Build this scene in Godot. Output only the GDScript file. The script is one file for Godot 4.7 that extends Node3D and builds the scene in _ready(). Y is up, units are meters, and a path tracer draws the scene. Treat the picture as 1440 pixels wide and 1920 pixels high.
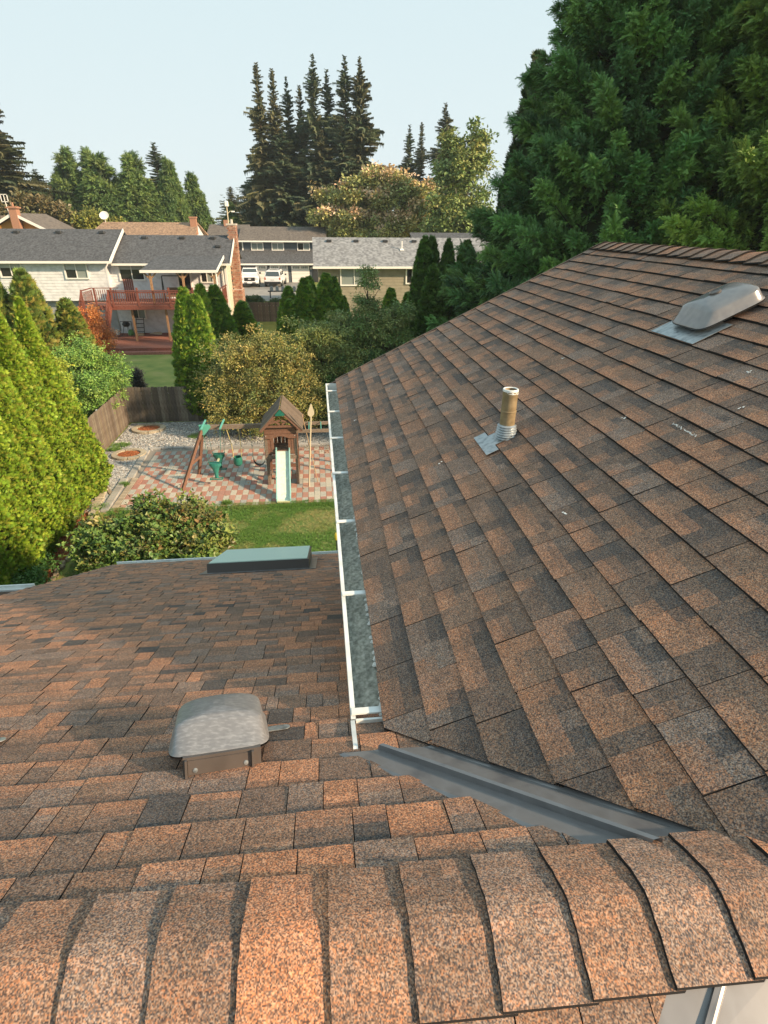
extends Node3D
# A view from a brown shingled roof over a back garden with a play set, hedges, neighbouring houses and tall conifers.

class M:
	var v := PackedVector3Array()
	var n := PackedVector3Array()
	var c := PackedColorArray()
	var t := PackedVector2Array()
	var col := Color.WHITE
	var with_uv := false
	func tri(a: Vector3, b: Vector3, d: Vector3, na := Vector3.ZERO, nb := Vector3.ZERO, nd := Vector3.ZERO):
		var f := (b - a).cross(d - a).normalized()
		v.push_back(a); v.push_back(d); v.push_back(b)
		if na == Vector3.ZERO:
			n.push_back(f); n.push_back(f); n.push_back(f)
		else:
			n.push_back(na); n.push_back(nd); n.push_back(nb)
		c.push_back(col); c.push_back(col); c.push_back(col)
		if with_uv:
			t.push_back(Vector2.ZERO); t.push_back(Vector2.ZERO); t.push_back(Vector2.ZERO)
	func quad(a: Vector3, b: Vector3, d: Vector3, e: Vector3):
		tri(a, b, d)
		tri(a, d, e)
	func quad_uv(a: Vector3, b: Vector3, d: Vector3, e: Vector3, ua: Vector2, ub: Vector2, ud: Vector2, ue: Vector2):
		var f := (b - a).cross(d - a).normalized()
		for q in [a, d, b, a, e, d]: v.push_back(q)
		for q in [ua, ud, ub, ua, ue, ud]: t.push_back(q)
		for k in 6:
			n.push_back(f); c.push_back(col)
	func smooth_quad(a: Vector3, b: Vector3, d: Vector3, e: Vector3, na: Vector3, nb: Vector3, nd: Vector3, ne: Vector3):
		tri(a, b, d, na, nb, nd)
		tri(a, d, e, na, nd, ne)
	func box(at: Vector3, s: Vector3, bs := Basis.IDENTITY):
		var x := bs.x * s.x * 0.5
		var y := bs.y * s.y * 0.5
		var z := bs.z * s.z * 0.5
		quad(at - x - y + z, at + x - y + z, at + x + y + z, at - x + y + z)
		quad(at + x - y - z, at - x - y - z, at - x + y - z, at + x + y - z)
		quad(at + x - y + z, at + x - y - z, at + x + y - z, at + x + y + z)
		quad(at - x - y - z, at - x - y + z, at - x + y + z, at - x + y - z)
		quad(at - x + y + z, at + x + y + z, at + x + y - z, at - x + y - z)
		quad(at - x - y - z, at + x - y - z, at + x - y + z, at - x - y + z)
	# box with chamfered vertical and top edges
	func bevel_box(at: Vector3, s: Vector3, b: float, bs := Basis.IDENTITY):
		var h := s * 0.5
		var ring := func(i: float, y: float) -> Array:
			var r: Array = []
			for p in [[-h.x + i, h.z - b], [-h.x + b, h.z - i], [h.x - b, h.z - i], [h.x - i, h.z - b], [h.x - i, -h.z + b], [h.x - b, -h.z + i], [-h.x + b, -h.z + i], [-h.x + i, -h.z + b]]:
				r.append(at + bs * Vector3(p[0], y, p[1]))
			return r
		var r0: Array = ring.call(0.0, -h.y)
		var r1: Array = ring.call(0.0, h.y - b)
		var r2: Array = ring.call(b * 0.7, h.y)
		for k in 8:
			var j := (k + 1) % 8
			quad(r0[k], r0[j], r1[j], r1[k])
			quad(r1[k], r1[j], r2[j], r2[k])
			tri(at + bs * Vector3(0, h.y, 0), r2[k], r2[j])
	func bar(a: Vector3, b: Vector3, w: float, h: float, up := Vector3.UP):
		var d := (b - a).normalized()
		if abs(d.dot(up)) > 0.98: up = Vector3.BACK
		var s := d.cross(up).normalized()
		box((a + b) * 0.5, Vector3(w, h, (b - a).length()), Basis(s, s.cross(d), -d))
	func tube(a: Vector3, b: Vector3, r0: float, r1: float, k := 8, cap := true):
		var d := (b - a).normalized()
		var x := d.cross(Vector3.UP if abs(d.y) < 0.9 else Vector3.RIGHT).normalized()
		var y := d.cross(x)
		for i in k:
			var p := TAU * i / k
			var q := TAU * (i + 1) / k
			var e := x * cos(p) + y * sin(p)
			var g := x * cos(q) + y * sin(q)
			smooth_quad(a + e * r0, a + g * r0, b + g * r1, b + e * r1, e, g, g, e)
			if cap:
				tri(b, b + e * r1, b + g * r1)
				tri(a, a + g * r0, a + e * r0)
	func path(pts: Array, r: float, k := 6):
		for i in pts.size() - 1: tube(pts[i], pts[i + 1], r, r, k)
	func lathe(base: Vector3, prof: Array, k := 16, bs := Basis.IDENTITY):
		for j in prof.size() - 1:
			var p: Vector2 = prof[j]
			var q: Vector2 = prof[j + 1]
			var nn := Vector2(q.y - p.y, p.x - q.x).normalized()
			for i in k:
				var a := TAU * i / k
				var b := TAU * (i + 1) / k
				var ea := Vector3(cos(a), 0, -sin(a))
				var eb := Vector3(cos(b), 0, -sin(b))
				var na := bs * (ea * nn.x + Vector3.UP * nn.y)
				var nb := bs * (eb * nn.x + Vector3.UP * nn.y)
				var A := base + bs * (ea * p.x + Vector3.UP * p.y)
				var B := base + bs * (eb * p.x + Vector3.UP * p.y)
				var C := base + bs * (eb * q.x + Vector3.UP * q.y)
				var D := base + bs * (ea * q.x + Vector3.UP * q.y)
				if p.x > 0.0001: tri(A, B, C, na, nb, nb)
				if q.x > 0.0001: tri(A, C, D, na, nb, na)
	# polygon (2D, counter-clockwise) in the plane o + x*px + y*py, extruded by ez
	func prism(poly: PackedVector2Array, o: Vector3, x: Vector3, y: Vector3, ez: Vector3):
		var idx := Geometry2D.triangulate_polygon(poly)
		var flip := x.cross(y).dot(ez) > 0.0
		for k in range(0, idx.size(), 3):
			var p: Array = []
			for j in 3: p.append(o + x * poly[idx[k + j]].x + y * poly[idx[k + j]].y)
			var out: bool = (p[1] - p[0]).cross(p[2] - p[0]).dot(ez) < 0.0
			if out:
				tri(p[0], p[1], p[2]); tri(p[0] + ez, p[2] + ez, p[1] + ez)
			else:
				tri(p[0], p[2], p[1]); tri(p[0] + ez, p[1] + ez, p[2] + ez)
		var m := poly.size()
		for k in m:
			var a := o + x * poly[k].x + y * poly[k].y
			var b := o + x * poly[(k + 1) % m].x + y * poly[(k + 1) % m].y
			if flip: quad(a, b, b + ez, a + ez)
			else: quad(b, a, a + ez, b + ez)
	func mesh() -> ArrayMesh:
		var arr := []
		arr.resize(Mesh.ARRAY_MAX)
		arr[Mesh.ARRAY_VERTEX] = v
		arr[Mesh.ARRAY_NORMAL] = n
		arr[Mesh.ARRAY_COLOR] = c
		if t.size() == v.size() and t.size() > 0: arr[Mesh.ARRAY_TEX_UV] = t
		var am := ArrayMesh.new()
		am.add_surface_from_arrays(Mesh.PRIMITIVE_TRIANGLES, arr)
		return am

var used := {}
var mats := {}
var rng := RandomNumberGenerator.new()

func V(x: float, y: float, z: float) -> Vector3: return Vector3(x, y, -z)   # z counts metres away from the camera
func L(r: float, g: float, b: float) -> Color: return Color(r, g, b).linear_to_srgb()

func numbered(s: String) -> String:
	if not used.has(s):
		used[s] = 0
		return s
	used[s] += 1
	return "%s_%03d" % [s, used[s]]
func meta(o: Node, label: String, category: String, group := "", kind := ""):
	if label: o.set_meta("label", label)
	if category: o.set_meta("category", category)
	if group: o.set_meta("group", group)
	if kind: o.set_meta("kind", kind)
func thing(called: String, label: String, category: String, at := Vector3.ZERO, turn := 0.0, group := "") -> Node3D:
	var o := Node3D.new()
	o.name = numbered(called)
	add_child(o)
	o.position = at
	o.rotation.y = turn
	meta(o, label, category, group)
	return o
func put(called: String, m: M, mat: Material, parent: Node = self) -> MeshInstance3D:
	return put_mesh(called, m.mesh(), mat, parent)
func put_mesh(called: String, me: Mesh, mat: Material, parent: Node = self) -> MeshInstance3D:
	var o := MeshInstance3D.new()
	o.mesh = me
	o.material_override = mat
	o.name = numbered(called) if parent == self else called
	parent.add_child(o, true)
	return o
func struct(called: String, m: M, mat: Material) -> MeshInstance3D:
	var o := put(called, m, mat)
	o.set_meta("kind", "structure")
	return o
func copy(o: Node3D, at: Vector3, turn: float, label: String, size := Vector3.ONE, group := "") -> Node3D:
	var d: Node3D = o.duplicate()
	var base := String(o.name)
	var cut := base.rfind("_0")
	if cut > 0 and base.length() - cut == 4: base = base.substr(0, cut)
	d.name = numbered(base)
	add_child(d)
	d.position = at
	d.rotation = Vector3(0, turn, 0)
	d.scale = size
	d.set_meta("label", label)
	if group: d.set_meta("group", group)
	return d
func scatter(called: String, me: Mesh, mat: Material, xf: Array, cols: PackedColorArray, parent: Node) -> MultiMeshInstance3D:
	var mm := MultiMesh.new()
	mm.transform_format = MultiMesh.TRANSFORM_3D
	mm.use_colors = true
	mm.mesh = me
	mm.instance_count = xf.size()
	for k in xf.size():
		mm.set_instance_transform(k, xf[k])
		mm.set_instance_color(k, cols[k])
	var o := MultiMeshInstance3D.new()
	o.multimesh = mm
	o.material_override = mat
	o.name = numbered(called) if parent == self else called
	o.set_meta("kind", "stuff")
	parent.add_child(o, true)
	return o

# ---------------------------------------------------------------- textures and materials
func noise_tex(sd: int, freq: float, ramp: Array, w := 256, h := 256, oct := 4, kind := FastNoiseLite.TYPE_SIMPLEX_SMOOTH, sx := 1) -> ImageTexture:
	var fn := FastNoiseLite.new()
	fn.seed = sd
	fn.noise_type = kind
	fn.frequency = freq
	fn.fractal_octaves = oct
	var src := fn.get_seamless_image(w, h)
	if sx > 1:
		src.resize(w / sx, h, Image.INTERPOLATE_LANCZOS)
		src.resize(w, h, Image.INTERPOLATE_CUBIC)
	src.convert(Image.FORMAT_L8)
	var by := src.get_data()
	var out := PackedByteArray()
	out.resize(w * h * 3)
	var lut := PackedByteArray()
	lut.resize(256 * 3)
	for k in 256:
		var f := k / 255.0 * (ramp.size() - 1)
		var i := mini(int(f), ramp.size() - 2)
		var cc: Color = (ramp[i] as Color).lerp(ramp[i + 1], f - i)
		lut[k * 3] = int(clampf(cc.r, 0, 1) * 255); lut[k * 3 + 1] = int(clampf(cc.g, 0, 1) * 255); lut[k * 3 + 2] = int(clampf(cc.b, 0, 1) * 255)
	for k in w * h:
		var i := by[k] * 3
		out[k * 3] = lut[i]; out[k * 3 + 1] = lut[i + 1]; out[k * 3 + 2] = lut[i + 2]
	var im := Image.create_from_data(w, h, false, Image.FORMAT_RGB8, out)
	im.generate_mipmaps()
	return ImageTexture.create_from_image(im)
func speck_tex(sd: int, pal: Array, w := 512) -> ImageTexture:
	var r := RandomNumberGenerator.new()
	r.seed = sd
	var out := PackedByteArray()
	out.resize(w * w * 3)
	var np := pal.size()
	var lut := PackedByteArray()
	for p in pal:
		var cc: Color = L(p[0], p[1], p[2])
		lut.append(int(cc.r * 255)); lut.append(int(cc.g * 255)); lut.append(int(cc.b * 255))
	var blocks := PackedInt32Array()      # single granules over small clusters of like ones
	for k in (w / 2 + 1) * (w / 2 + 1): blocks.append(r.randi() % np)
	for k in w * w:
		var i := (r.randi() % np) * 3 if r.randf() < 0.8 else blocks[(k / w / 2) * (w / 2 + 1) + (k % w) / 2] * 3
		out[k * 3] = lut[i]; out[k * 3 + 1] = lut[i + 1]; out[k * 3 + 2] = lut[i + 2]
	var im := Image.create_from_data(w, w, false, Image.FORMAT_RGB8, out)
	im.generate_mipmaps()
	return ImageTexture.create_from_image(im)
func mat(key: String, col: Color, rough := 0.8, tex: Texture2D = null, scale := Vector3.ONE, metal := 0.0, vc := false) -> StandardMaterial3D:
	if mats.has(key): return mats[key]
	var m := StandardMaterial3D.new()
	m.albedo_color = col
	m.roughness = rough
	m.metallic = metal
	m.vertex_color_use_as_albedo = vc
	if tex:
		m.albedo_texture = tex
		m.uv1_triplanar = true
		m.uv1_scale = scale
	mats[key] = m
	return m
func leaf_mat(key: String, rough := 0.55, back := 0.35) -> StandardMaterial3D:
	var m := mat(key, Color.WHITE, rough, null, Vector3.ONE, 0.0, true)
	m.backlight = Color(back, back, back * 0.6)
	m.cull_mode = BaseMaterial3D.CULL_DISABLED
	return m

# ---------------------------------------------------------------- the house we stand on
const EX := 0.143            # course exposure
const PA := 0.4601           # pitch of the lower roof
const PB := 0.4523           # pitch of the upper roof
const GX := 0.161            # eave of the upper roof
const GY := 6.552
const BEND := 5.832          # far gable end of the upper roof
const EF := 7.542            # eave of the lower roof
const RZ := 0.55             # ridge of the lower roof
const RY := 6.906
const RAKE := -3.19

func tone(kind: int, r: RandomNumberGenerator) -> Color:
	var k := r.randf_range(0.86, 1.14)
	match kind:
		0: return Color(0.78, 0.45, 0.29) * k      # orange blend
		1: return Color(0.475, 0.342, 0.265) * k     # brown blend
		2: return Color(0.36, 0.284, 0.24) * k     # weathered brown
		3: return Color(0.175, 0.175, 0.18) * k    # charcoal blend
		_: return Color(0.46, 0.38, 0.335) * k     # grey blend

func clip(poly: PackedVector2Array, nx: float, ny: float, d: float) -> PackedVector2Array:
	var out := PackedVector2Array()
	for i in poly.size():
		var a := poly[i]
		var b := poly[(i + 1) % poly.size()]
		var fa := a.x * nx + a.y * ny - d
		var fb := b.x * nx + b.y * ny - d
		if fa <= 0.0: out.push_back(a)
		if (fa < 0.0 and fb > 0.0) or (fa > 0.0 and fb < 0.0): out.push_back(a.lerp(b, fa / (fa - fb)))
	return out

# one shingle tab: a thin wedge whose lower edge stands proud, coloured in granule patches
func tab(m: M, fr: Dictionary, u0: float, u1: float, t0: float, thick: float, cells: Array, cuts: Array, off: Vector2):
	m.with_uv = true
	var O: Vector3 = fr.O
	var U: Vector3 = fr.u
	var W: Vector3 = fr.w
	var N: Vector3 = fr.n
	var rows := cells.size()
	var len := EX + 0.012
	var at := func(p: Vector2) -> Vector3:
		return O + U * p.x + W * p.y + N * lerpf(thick + 0.0045, 0.0022, clampf((p.y - t0) / len, 0.0, 1.0))
	for j in rows:
		var row: Array = cells[j]
		for i in row.size():
			var a := Vector2(lerpf(u0, u1, float(i) / row.size()), t0 + len * j / rows)
			var b := Vector2(lerpf(u0, u1, float(i + 1) / row.size()), t0 + len * (j + 1) / rows)
			var poly := PackedVector2Array([a, Vector2(a.x, b.y), b, Vector2(b.x, a.y)])
			for cu in cuts: poly = clip(poly, cu[0], cu[1], cu[2])
			if poly.size() < 3: continue
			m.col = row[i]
			for k in range(1, poly.size() - 1):
				var q := [poly[0], poly[k + 1], poly[k]]
				for p in q:
					m.v.push_back(at.call(p)); m.n.push_back(N); m.c.push_back(m.col); m.t.push_back((p + off) * 0.95)
	# cut edges: black asphalt core
	var core := Color(0.035, 0.034, 0.036)
	var line := func(p: Vector2, q: Vector2, out: Vector3):
		var seg := PackedVector2Array([p, q])
		for cu in cuts:
			var fa: float = seg[0].x * cu[0] + seg[0].y * cu[1] - cu[2]
			var fb: float = seg[1].x * cu[0] + seg[1].y * cu[1] - cu[2]
			if fa > 0.0 and fb > 0.0: return
			if fa > 0.0: seg[0] = seg[0].lerp(seg[1], fa / (fa - fb))
			elif fb > 0.0: seg[1] = seg[1].lerp(seg[0], fb / (fb - fa))
		var A: Vector3 = at.call(seg[0])
		var B: Vector3 = at.call(seg[1])
		var A0 := O + U * seg[0].x + W * seg[0].y - N * 0.004
		var B0 := O + U * seg[1].x + W * seg[1].y - N * 0.004
		m.col = core
		if (B0 - A0).cross(B - A0).dot(out) > 0.0: m.quad(A0, B0, B, A)
		else: m.quad(B0, A0, A, B)
	line.call(Vector2(u0, t0), Vector2(u1, t0), -W)
	line.call(Vector2(u0, t0), Vector2(u0, t0 + len), -U)
	line.call(Vector2(u1, t0), Vector2(u1, t0 + len), U)

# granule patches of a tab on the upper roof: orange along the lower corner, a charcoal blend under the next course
func patches(r: RandomNumberGenerator, wide: float, style: int) -> Array:
	var nc := clampi(int(wide / 0.055), 2, 6)
	var base: int = [1, 1, 2, 2, 4][r.randi() % 5]
	var split := r.randi_range(1, nc)
	var rows: Array = []
	for j in 4:
		var row: Array = []
		for i in nc:
			row.append(tone(base, r) * 0.35 + tone(base, r) * 0.65)
		rows.append(row)
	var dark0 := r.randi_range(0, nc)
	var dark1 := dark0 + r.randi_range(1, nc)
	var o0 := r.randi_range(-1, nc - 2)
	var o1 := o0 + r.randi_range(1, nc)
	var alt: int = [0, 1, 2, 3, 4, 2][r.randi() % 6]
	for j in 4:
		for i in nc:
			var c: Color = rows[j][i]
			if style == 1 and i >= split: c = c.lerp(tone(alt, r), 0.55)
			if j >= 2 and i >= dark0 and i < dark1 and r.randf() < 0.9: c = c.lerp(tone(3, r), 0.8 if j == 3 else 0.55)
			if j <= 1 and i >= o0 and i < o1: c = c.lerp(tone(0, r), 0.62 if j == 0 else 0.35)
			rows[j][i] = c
	return rows
# on the lower roof the blends change from tab to tab
func plain(r: RandomNumberGenerator, wide: float) -> Array:
	var w := r.randf()
	var base := 0 if w < 0.16 else (1 if w < 0.48 else (2 if w < 0.74 else (4 if w < 0.955 else 3)))
	var nc := clampi(int(wide / 0.05), 1, 4)
	var rows: Array = []
	var top := r.randf()
	var low := r.randf()
	for j in 5:
		var row: Array = []
		for i in nc:
			var c := tone(base, r)
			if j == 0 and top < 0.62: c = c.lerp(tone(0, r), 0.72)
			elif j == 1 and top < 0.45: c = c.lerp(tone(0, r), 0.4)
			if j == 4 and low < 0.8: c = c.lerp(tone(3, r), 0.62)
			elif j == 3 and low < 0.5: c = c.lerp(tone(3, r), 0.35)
			row.append(c)
		rows.append(row)
	return rows

func slope(part: Node3D, fr: Dictionary, u0: float, u1: float, courses: int, style: int, sd: int, cuts_fn: Callable, picks: Array, skip := Rect2()):
	var r := RandomNumberGenerator.new()
	r.seed = sd
	var rest := M.new()
	for k in courses:
		var t := EX * k
		var u := u0 - r.randf() * 0.2
		while u < u1:
			var wd := r.randf_range(0.075, 0.155) if style != 1 else r.randf_range(0.17, 0.29)
			if r.randf() < 0.12: wd *= 0.5
			var a := maxf(u, u0)
			var b := minf(u + wd, u1)
			u += wd
			if style == 1 and t < 1.3 and a < RZ - 0.01 and b > RZ + 0.01:
				b = RZ
				u = RZ
			if b - a < 0.02: continue
			var thick := r.randf_range(0.0085, 0.0105) + (0.0035 if r.randf() < 0.55 else 0.0)
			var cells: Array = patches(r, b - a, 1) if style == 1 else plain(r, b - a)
			var off := Vector2(r.randf(), r.randf()) * 3.0
			var mid: Vector3 = fr.O + fr.u * ((a + b) * 0.5) + fr.w * (t + EX * 0.5)
			var cuts: Array = cuts_fn.call(a, b, t)
			if cuts.size() == 1 and cuts[0][0] == 0.0 and cuts[0][1] == 0.0: continue
			var jit := r.randf_range(-0.0025, 0.0025)
			var one := M.new()
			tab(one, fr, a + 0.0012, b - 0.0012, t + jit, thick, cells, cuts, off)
			if one.v.size() == 0: continue
			picks.append([size_seen(mid), one, part])

func size_seen(p: Vector3) -> float:
	var cam: Camera3D = $camera
	var q := cam.transform.affine_inverse() * p
	if q.z > -0.2: return 0.0
	var f := 567.0 / -q.z
	if absf(q.x) * f > 420.0 or absf(q.y) * f > 550.0: return 0.0
	return f * f

func no_cut(_a, _b, _t): return []
func cut_lower(a, b, t):                     # the lower roof ends at the valley
	var z: float = EF - t * cos(PA)
	if z > 1.19: return []
	return [[1.0, -cos(PA), 1.195 - EF]]
func cut_back(a, b, t):
	return [[1.0, -cos(PA), 0.10 + RZ - 2.0]] if true else []
func cut_upper(a, b, t):                     # the upper roof ends at both valleys
	if a > 1.4: return []
	if b > RZ and a < RZ: return [[-1.0, -cos(PB), GX - 1.452], [1.0, -cos(PB), GX - 0.352]]
	if a >= RZ: return [[-1.0, -cos(PB), GX - 1.452]]
	return [[1.0, -cos(PB), GX - 0.352]]

func cap_piece(at: Vector3, along: Vector3, across: Vector3, pitch: float, half: float, len: float, col: int, r: RandomNumberGenerator, lift0 := 0.018, lift1 := 0.006) -> M:
	var m := M.new()
	m.with_uv = true
	var off := Vector2(r.randf(), r.randf()) * 4.0
	var nu := 4
	var nv := 12
	var wob := r.randf_range(-0.004, 0.004)
	var P := func(i: int, j: int) -> Vector3:
		var s := float(j) / nv * 2.0 - 1.0
		var p := s * half
		var fall := tan(pitch) * (sqrt(p * p + 0.028 * 0.028) - 0.028)
		var f := float(i) / nu
		var rag := 0.001 * sin(j * 2.3 + wob * 900.0) * (1.0 - f)
		return at + along * (len * f + wob * s + rag) + across * p + Vector3.UP * (lerpf(lift0, lift1, f) - fall)
	var C := []
	for i in nu:
		var row := []
		for j in nv: row.append(tone(col, r).lerp(tone([0, 1, 2, 4][r.randi() % 4], r), 0.22))
		C.append(row)
	for i in nu:
		for j in nv:
			var a: Vector3 = P.call(i, j)
			var b: Vector3 = P.call(i + 1, j)
			var c: Vector3 = P.call(i + 1, j + 1)
			var d: Vector3 = P.call(i, j + 1)
			m.col = C[i][j]
			var ua := Vector2(len * i / nu, half * 2.0 * j / nv) + off
			var ub := Vector2(len * (i + 1) / nu, half * 2.0 * j / nv) + off
			var uc := Vector2(len * (i + 1) / nu, half * 2.0 * (j + 1) / nv) + off
			var ud := Vector2(len * i / nu, half * 2.0 * (j + 1) / nv) + off
			if (b - a).cross(c - a).y > 0.0: m.quad_uv(a, b, c, d, ua, ub, uc, ud)
			else: m.quad_uv(a, d, c, b, ua, ud, uc, ub)
	m.col = Color(0.035, 0.034, 0.036)
	var dn := Vector3.DOWN * 0.0095
	for j in nv:
		var a: Vector3 = P.call(0, j)
		var b: Vector3 = P.call(0, j + 1)
		if (b - a).cross(dn).dot(along) > 0.0: m.quad(b, a, a + dn, b + dn)
		else: m.quad(a, b, b + dn, a + dn)
	for j in [0, nv]:
		for i in nu:
			var a: Vector3 = P.call(i, j)
			var b: Vector3 = P.call(i + 1, j)
			m.quad(a, b, b + dn, a + dn)
	return m

func hood(m: M, fr: Dictionary, u: float, t: float, w: float, l: float, h0: float, h1: float, near_top: bool):
	# a pressed vent hood: rounded rim, sloped face, crowned top
	var ring := func(h: float, inset: float, face: float) -> Array:
		var out: Array = []
		for k in 40:
			var a := TAU * k / 40.0
			var ca := cos(a)
			var sa := sin(a)
			var x := signf(ca) * pow(absf(ca), 0.34) * (w * 0.5 - inset)
			var y := signf(sa) * pow(absf(sa), 0.34) * (l * 0.5 - inset)
			if near_top and y > 0.0: y -= face * pow(y / (l * 0.5), 2.0)
			if not near_top and y < 0.0: y += face * pow(-y / (l * 0.5), 2.0)
			var bow := (1.0 - pow(2.0 * x / w, 2.0)) * 0.018 * clampf((h - h0) / (h1 - h0), 0.0, 1.0)
			out.append(fr.O + fr.u * (u + x) + fr.w * (t + y) + fr.n * (h + bow))
		return out
	var hs := h1 - h0
	var rs: Array = [ring.call(h0, 0.004, 0.0), ring.call(h0 - 0.003, -0.003, 0.0), ring.call(h0 + 0.004, -0.003, 0.0), ring.call(h0 + 0.009, 0.003, 0.002), ring.call(h0 + hs * 0.45, 0.008, 0.034), ring.call(h0 + hs * 0.80, 0.014, 0.062), ring.call(h0 + hs * 0.86, 0.018, 0.070), ring.call(h0 + hs * 0.93, 0.034, 0.078), ring.call(h1, w * 0.24, 0.06), ring.call(h1 + 0.003, w * 0.44, 0.02)]
	var nr := rs.size()
	var nrm := []
	for j in nr:
		var row := []
		for k in 40:
			var d1: Vector3 = rs[j][(k + 1) % 40] - rs[j][(k + 39) % 40]
			var d2: Vector3 = rs[mini(j + 1, nr - 1)][k] - rs[maxi(j - 1, 0)][k]
			var nn := d1.cross(d2).normalized()
			var outw: Vector3 = rs[j][k] - (fr.O + fr.u * u + fr.w * t - fr.n * 0.1)
			row.append(nn if nn.dot(outw) > 0.0 else -nn)
		nrm.append(row)
	for j in nr - 1:
		for k in 40:
			var i := (k + 1) % 40
			var a: Vector3 = rs[j][k]
			var b: Vector3 = rs[j][i]
			var c: Vector3 = rs[j + 1][i]
			var d: Vector3 = rs[j + 1][k]
			if (b - a).cross(c - a).dot(nrm[j][k]) > 0.0: m.smooth_quad(a, b, c, d, nrm[j][k], nrm[j][i], nrm[j + 1][i], nrm[j + 1][k])
			else: m.smooth_quad(a, d, c, b, nrm[j][k], nrm[j + 1][k], nrm[j + 1][i], nrm[j][i])
	var mid := Vector3.ZERO
	for p in rs[nr - 1]: mid += p / 40.0
	for k in 40: m.tri(mid, rs[nr - 1][(k + 1) % 40], rs[nr - 1][k])
func on(fr: Dictionary, u: float, t: float, h: float) -> Vector3: return fr.O + fr.u * u + fr.w * t + fr.n * h
func slab(m: M, fr: Dictionary, u0: float, u1: float, t0: float, t1: float, h0: float, h1: float):
	m.box(on(fr, (u0 + u1) * 0.5, (t0 + t1) * 0.5, (h0 + h1) * 0.5), Vector3(u1 - u0, h1 - h0, t1 - t0), Basis(fr.u, fr.n, fr.w) if fr.u.cross(fr.n).dot(fr.w) > 0.0 else Basis(-fr.u, fr.n, fr.w))

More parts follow.
